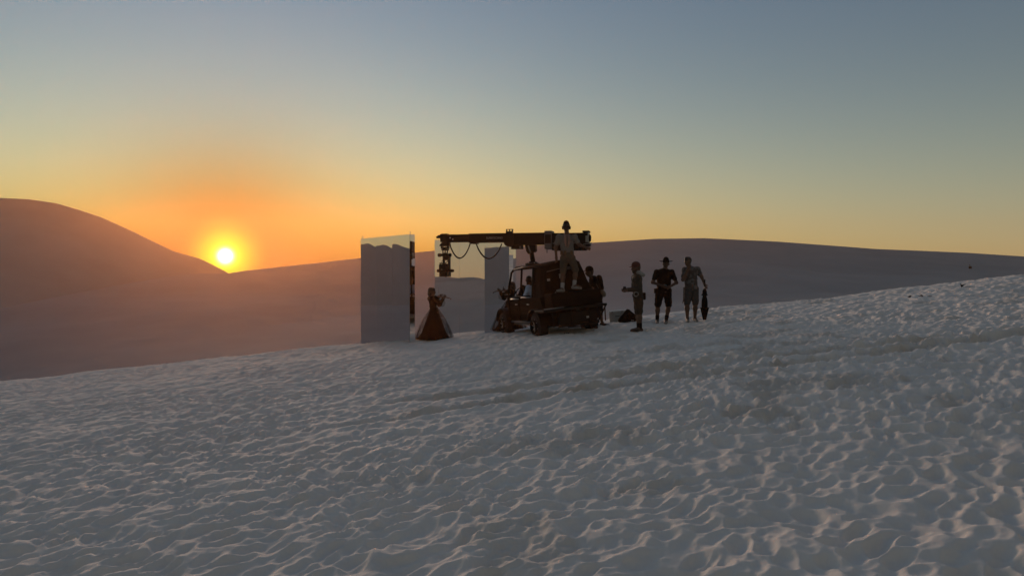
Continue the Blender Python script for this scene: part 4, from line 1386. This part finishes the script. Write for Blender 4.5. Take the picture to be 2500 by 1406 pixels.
def grey_case():
    x, y = 3.04, 22.9
    r_ = empty('equipment_case', (x, y, gsm(x, y) - .02), (0, R(-5.5), R(-12)))
    tag(r_, 'pale grey equipment case standing on the sand behind the black bag', 'case')
    MB().box(-.24, .24, -.17, .17, 0, .29).build('case_body', M_CASE, r_, bevel=.02)
    MB().box(-.245, .245, -.175, .175, .293, .34).build('case_lid', M_CASEW, r_, bevel=.02)
    for s_ in (-1, 1):
        MB().box(s_ * .14 - .02, s_ * .14 + .02, -.19, -.176, .25, .32).build('latch', M_STEEL, r_, bevel=.003)
    MB().tube([(-.06, -.178, .18), (-.06, -.21, .18), (.06, -.21, .18), (.06, -.178, .18)], .009, 6).build('case_handle', M_BLACK, r_, smooth=True)


grey_case()


def black_bag():
    x, y = 3.19, 22.1
    r_ = empty('gear_bag', (x, y, gsm(x, y) - .02))
    tag(r_, 'slumped black peaked gear bag on the sand between the vehicle and the bearded man', 'bag')
    c = SDF(.05)
    c.cone((-.20, 0, .06), (.22, 0, .09), .07, .09, [((0, 1, 0), 1.5)]); c.cone((-.12, 0, .12), (.0, 0, .30), .10, .05, [((0, 1, 0), 1.4)]); c.cone((.0, 0, .30), (.14, 0, .16), .05, .09, [((0, 1, 0), 1.4)])
    c.cone((-.20, 0, .06), (-.01, 0, .32), .06, .035); c.cone((-.01, 0, .32), (.22, 0, .10), .035, .07); c.plane((0, 0, -.01), (0, 0, -1))
    v, q = c.mesh(.014, .006, 6); skin('bag_body', v, q, M_CLOTH, r_)
    MB().tube([(-.10, -.13, .12), (-.05, -.16, .25), (.05, -.16, .26), (.12, -.14, .14)], .010, 6).build('bag_handle', M_BLACK, r_, smooth=True)
    MB().box(.06, .14, -.155, -.135, .06, .085).build('bag_tag', M_HOOD, r_, bevel=.003)


black_bag()


def twig(label, px, py, seed, n=5, size=.10):
    u = (px - 1250) / 1962.; v_ = (690 - py) / 1962.
    y = 1.75 / (.1027 * u + .016 - v_); x = u * y
    rnd = random.Random(seed)
    m = MB()
    for i in range(n):
        a = rnd.uniform(0, math.pi * 2)
        p = Vector((rnd.uniform(-.04, .04), rnd.uniform(-.04, .04), -.02))
        q_ = p + Vector((math.cos(a) * size * rnd.uniform(.4, 1.3), math.sin(a) * size * .6, rnd.uniform(.03, .10)))
        m.tube([p, (p + q_) / 2 + Vector((0, 0, .02)), q_], [.016, .012, .005], 5)
    o = m.build('dead_twig', M_BROWN, None, smooth=True)
    o.location = (x, y, gz(x, y))
    tag(o, label, 'twig')


twig('small dark twig on the sand just in front of the vehicle', 1383, 813, 2, 3, .06)
twig('dark dead twig on the sand slope at right, left of the two larger ones', 2221, 722, 3, 4, .10)
twig('long dark dead twig lying on the sand slope at right, middle of the three', 2256, 719, 4, 5, .17)
twig('dark dead twig near the crest at far right', 2350, 699, 5, 4, .10)


def far_person():
    az = float(px_az(2367)); rr = 205.
    x, y = rr * math.sin(az), rr * math.cos(az)
    z = float(zfar(np.array([x]), np.array([y]))[0])
    J = dict(pel=(0, 0, .14), chest=(.02, 0, .52), neck=(.02, 0, .66), head=(.03, 0, .80), shL=(-.17, 0, .58), shR=(.20, 0, .58), elL=(-.24, -.12, .36), elR=(.26, -.12, .36), wrL=(-.10, -.30, .38), wrR=(.12, -.30, .38),
             hipL=(-.10, -.02, .14), hipR=(.10, -.02, .14), knL=(-.15, -.36, .42), knR=(.15, -.36, .42), anL=(-.13, -.48, .08), anR=(.13, -.48, .08), toeL=(-.14, -.62, .05), toeR=(.14, -.62, .05), _torso=(0, -1))
    person('tiny distant person in a pale top sitting on the far dune at right', (x, y, z), J, (0, -1), shirt=M_WHITE, bottom=M_BLK, shoes=M_BOOT, h=.022, legs='long', bt_name='trousers')


far_person()


# ------------------------------------------------------------------ dusty evening air
def haze():
    me = bpy.data.meshes.new('haze')
    bm = bmesh.new()
    bmesh.ops.create_cube(bm, size=1)
    for v in bm.verts:
        v.co = Vector((v.co.x * 560, (v.co.y + .5) * 500 - 215, (v.co.z + .5) * 48 - 24.5))
    bm.to_mesh(me); bm.free()
    o = bpy.data.objects.new('haze', me)
    COL.objects.link(o)
    o['kind'] = 'stuff'
    m = bpy.data.materials.new('dusty_air')
    m.use_nodes = True
    nt = m.node_tree
    nt.nodes.remove(nt.nodes['Principled BSDF'])
    v = nt.nodes.new('ShaderNodeVolumePrincipled')
    v.inputs['Color'].default_value = (.95, .415, .145, 1)
    v.inputs['Density'].default_value = .0006
    v.inputs['Anisotropy'].default_value = .81
    nt.links.new(v.outputs[0], nt.nodes['Material Output'].inputs['Volume'])
    me.materials.append(m)


haze()
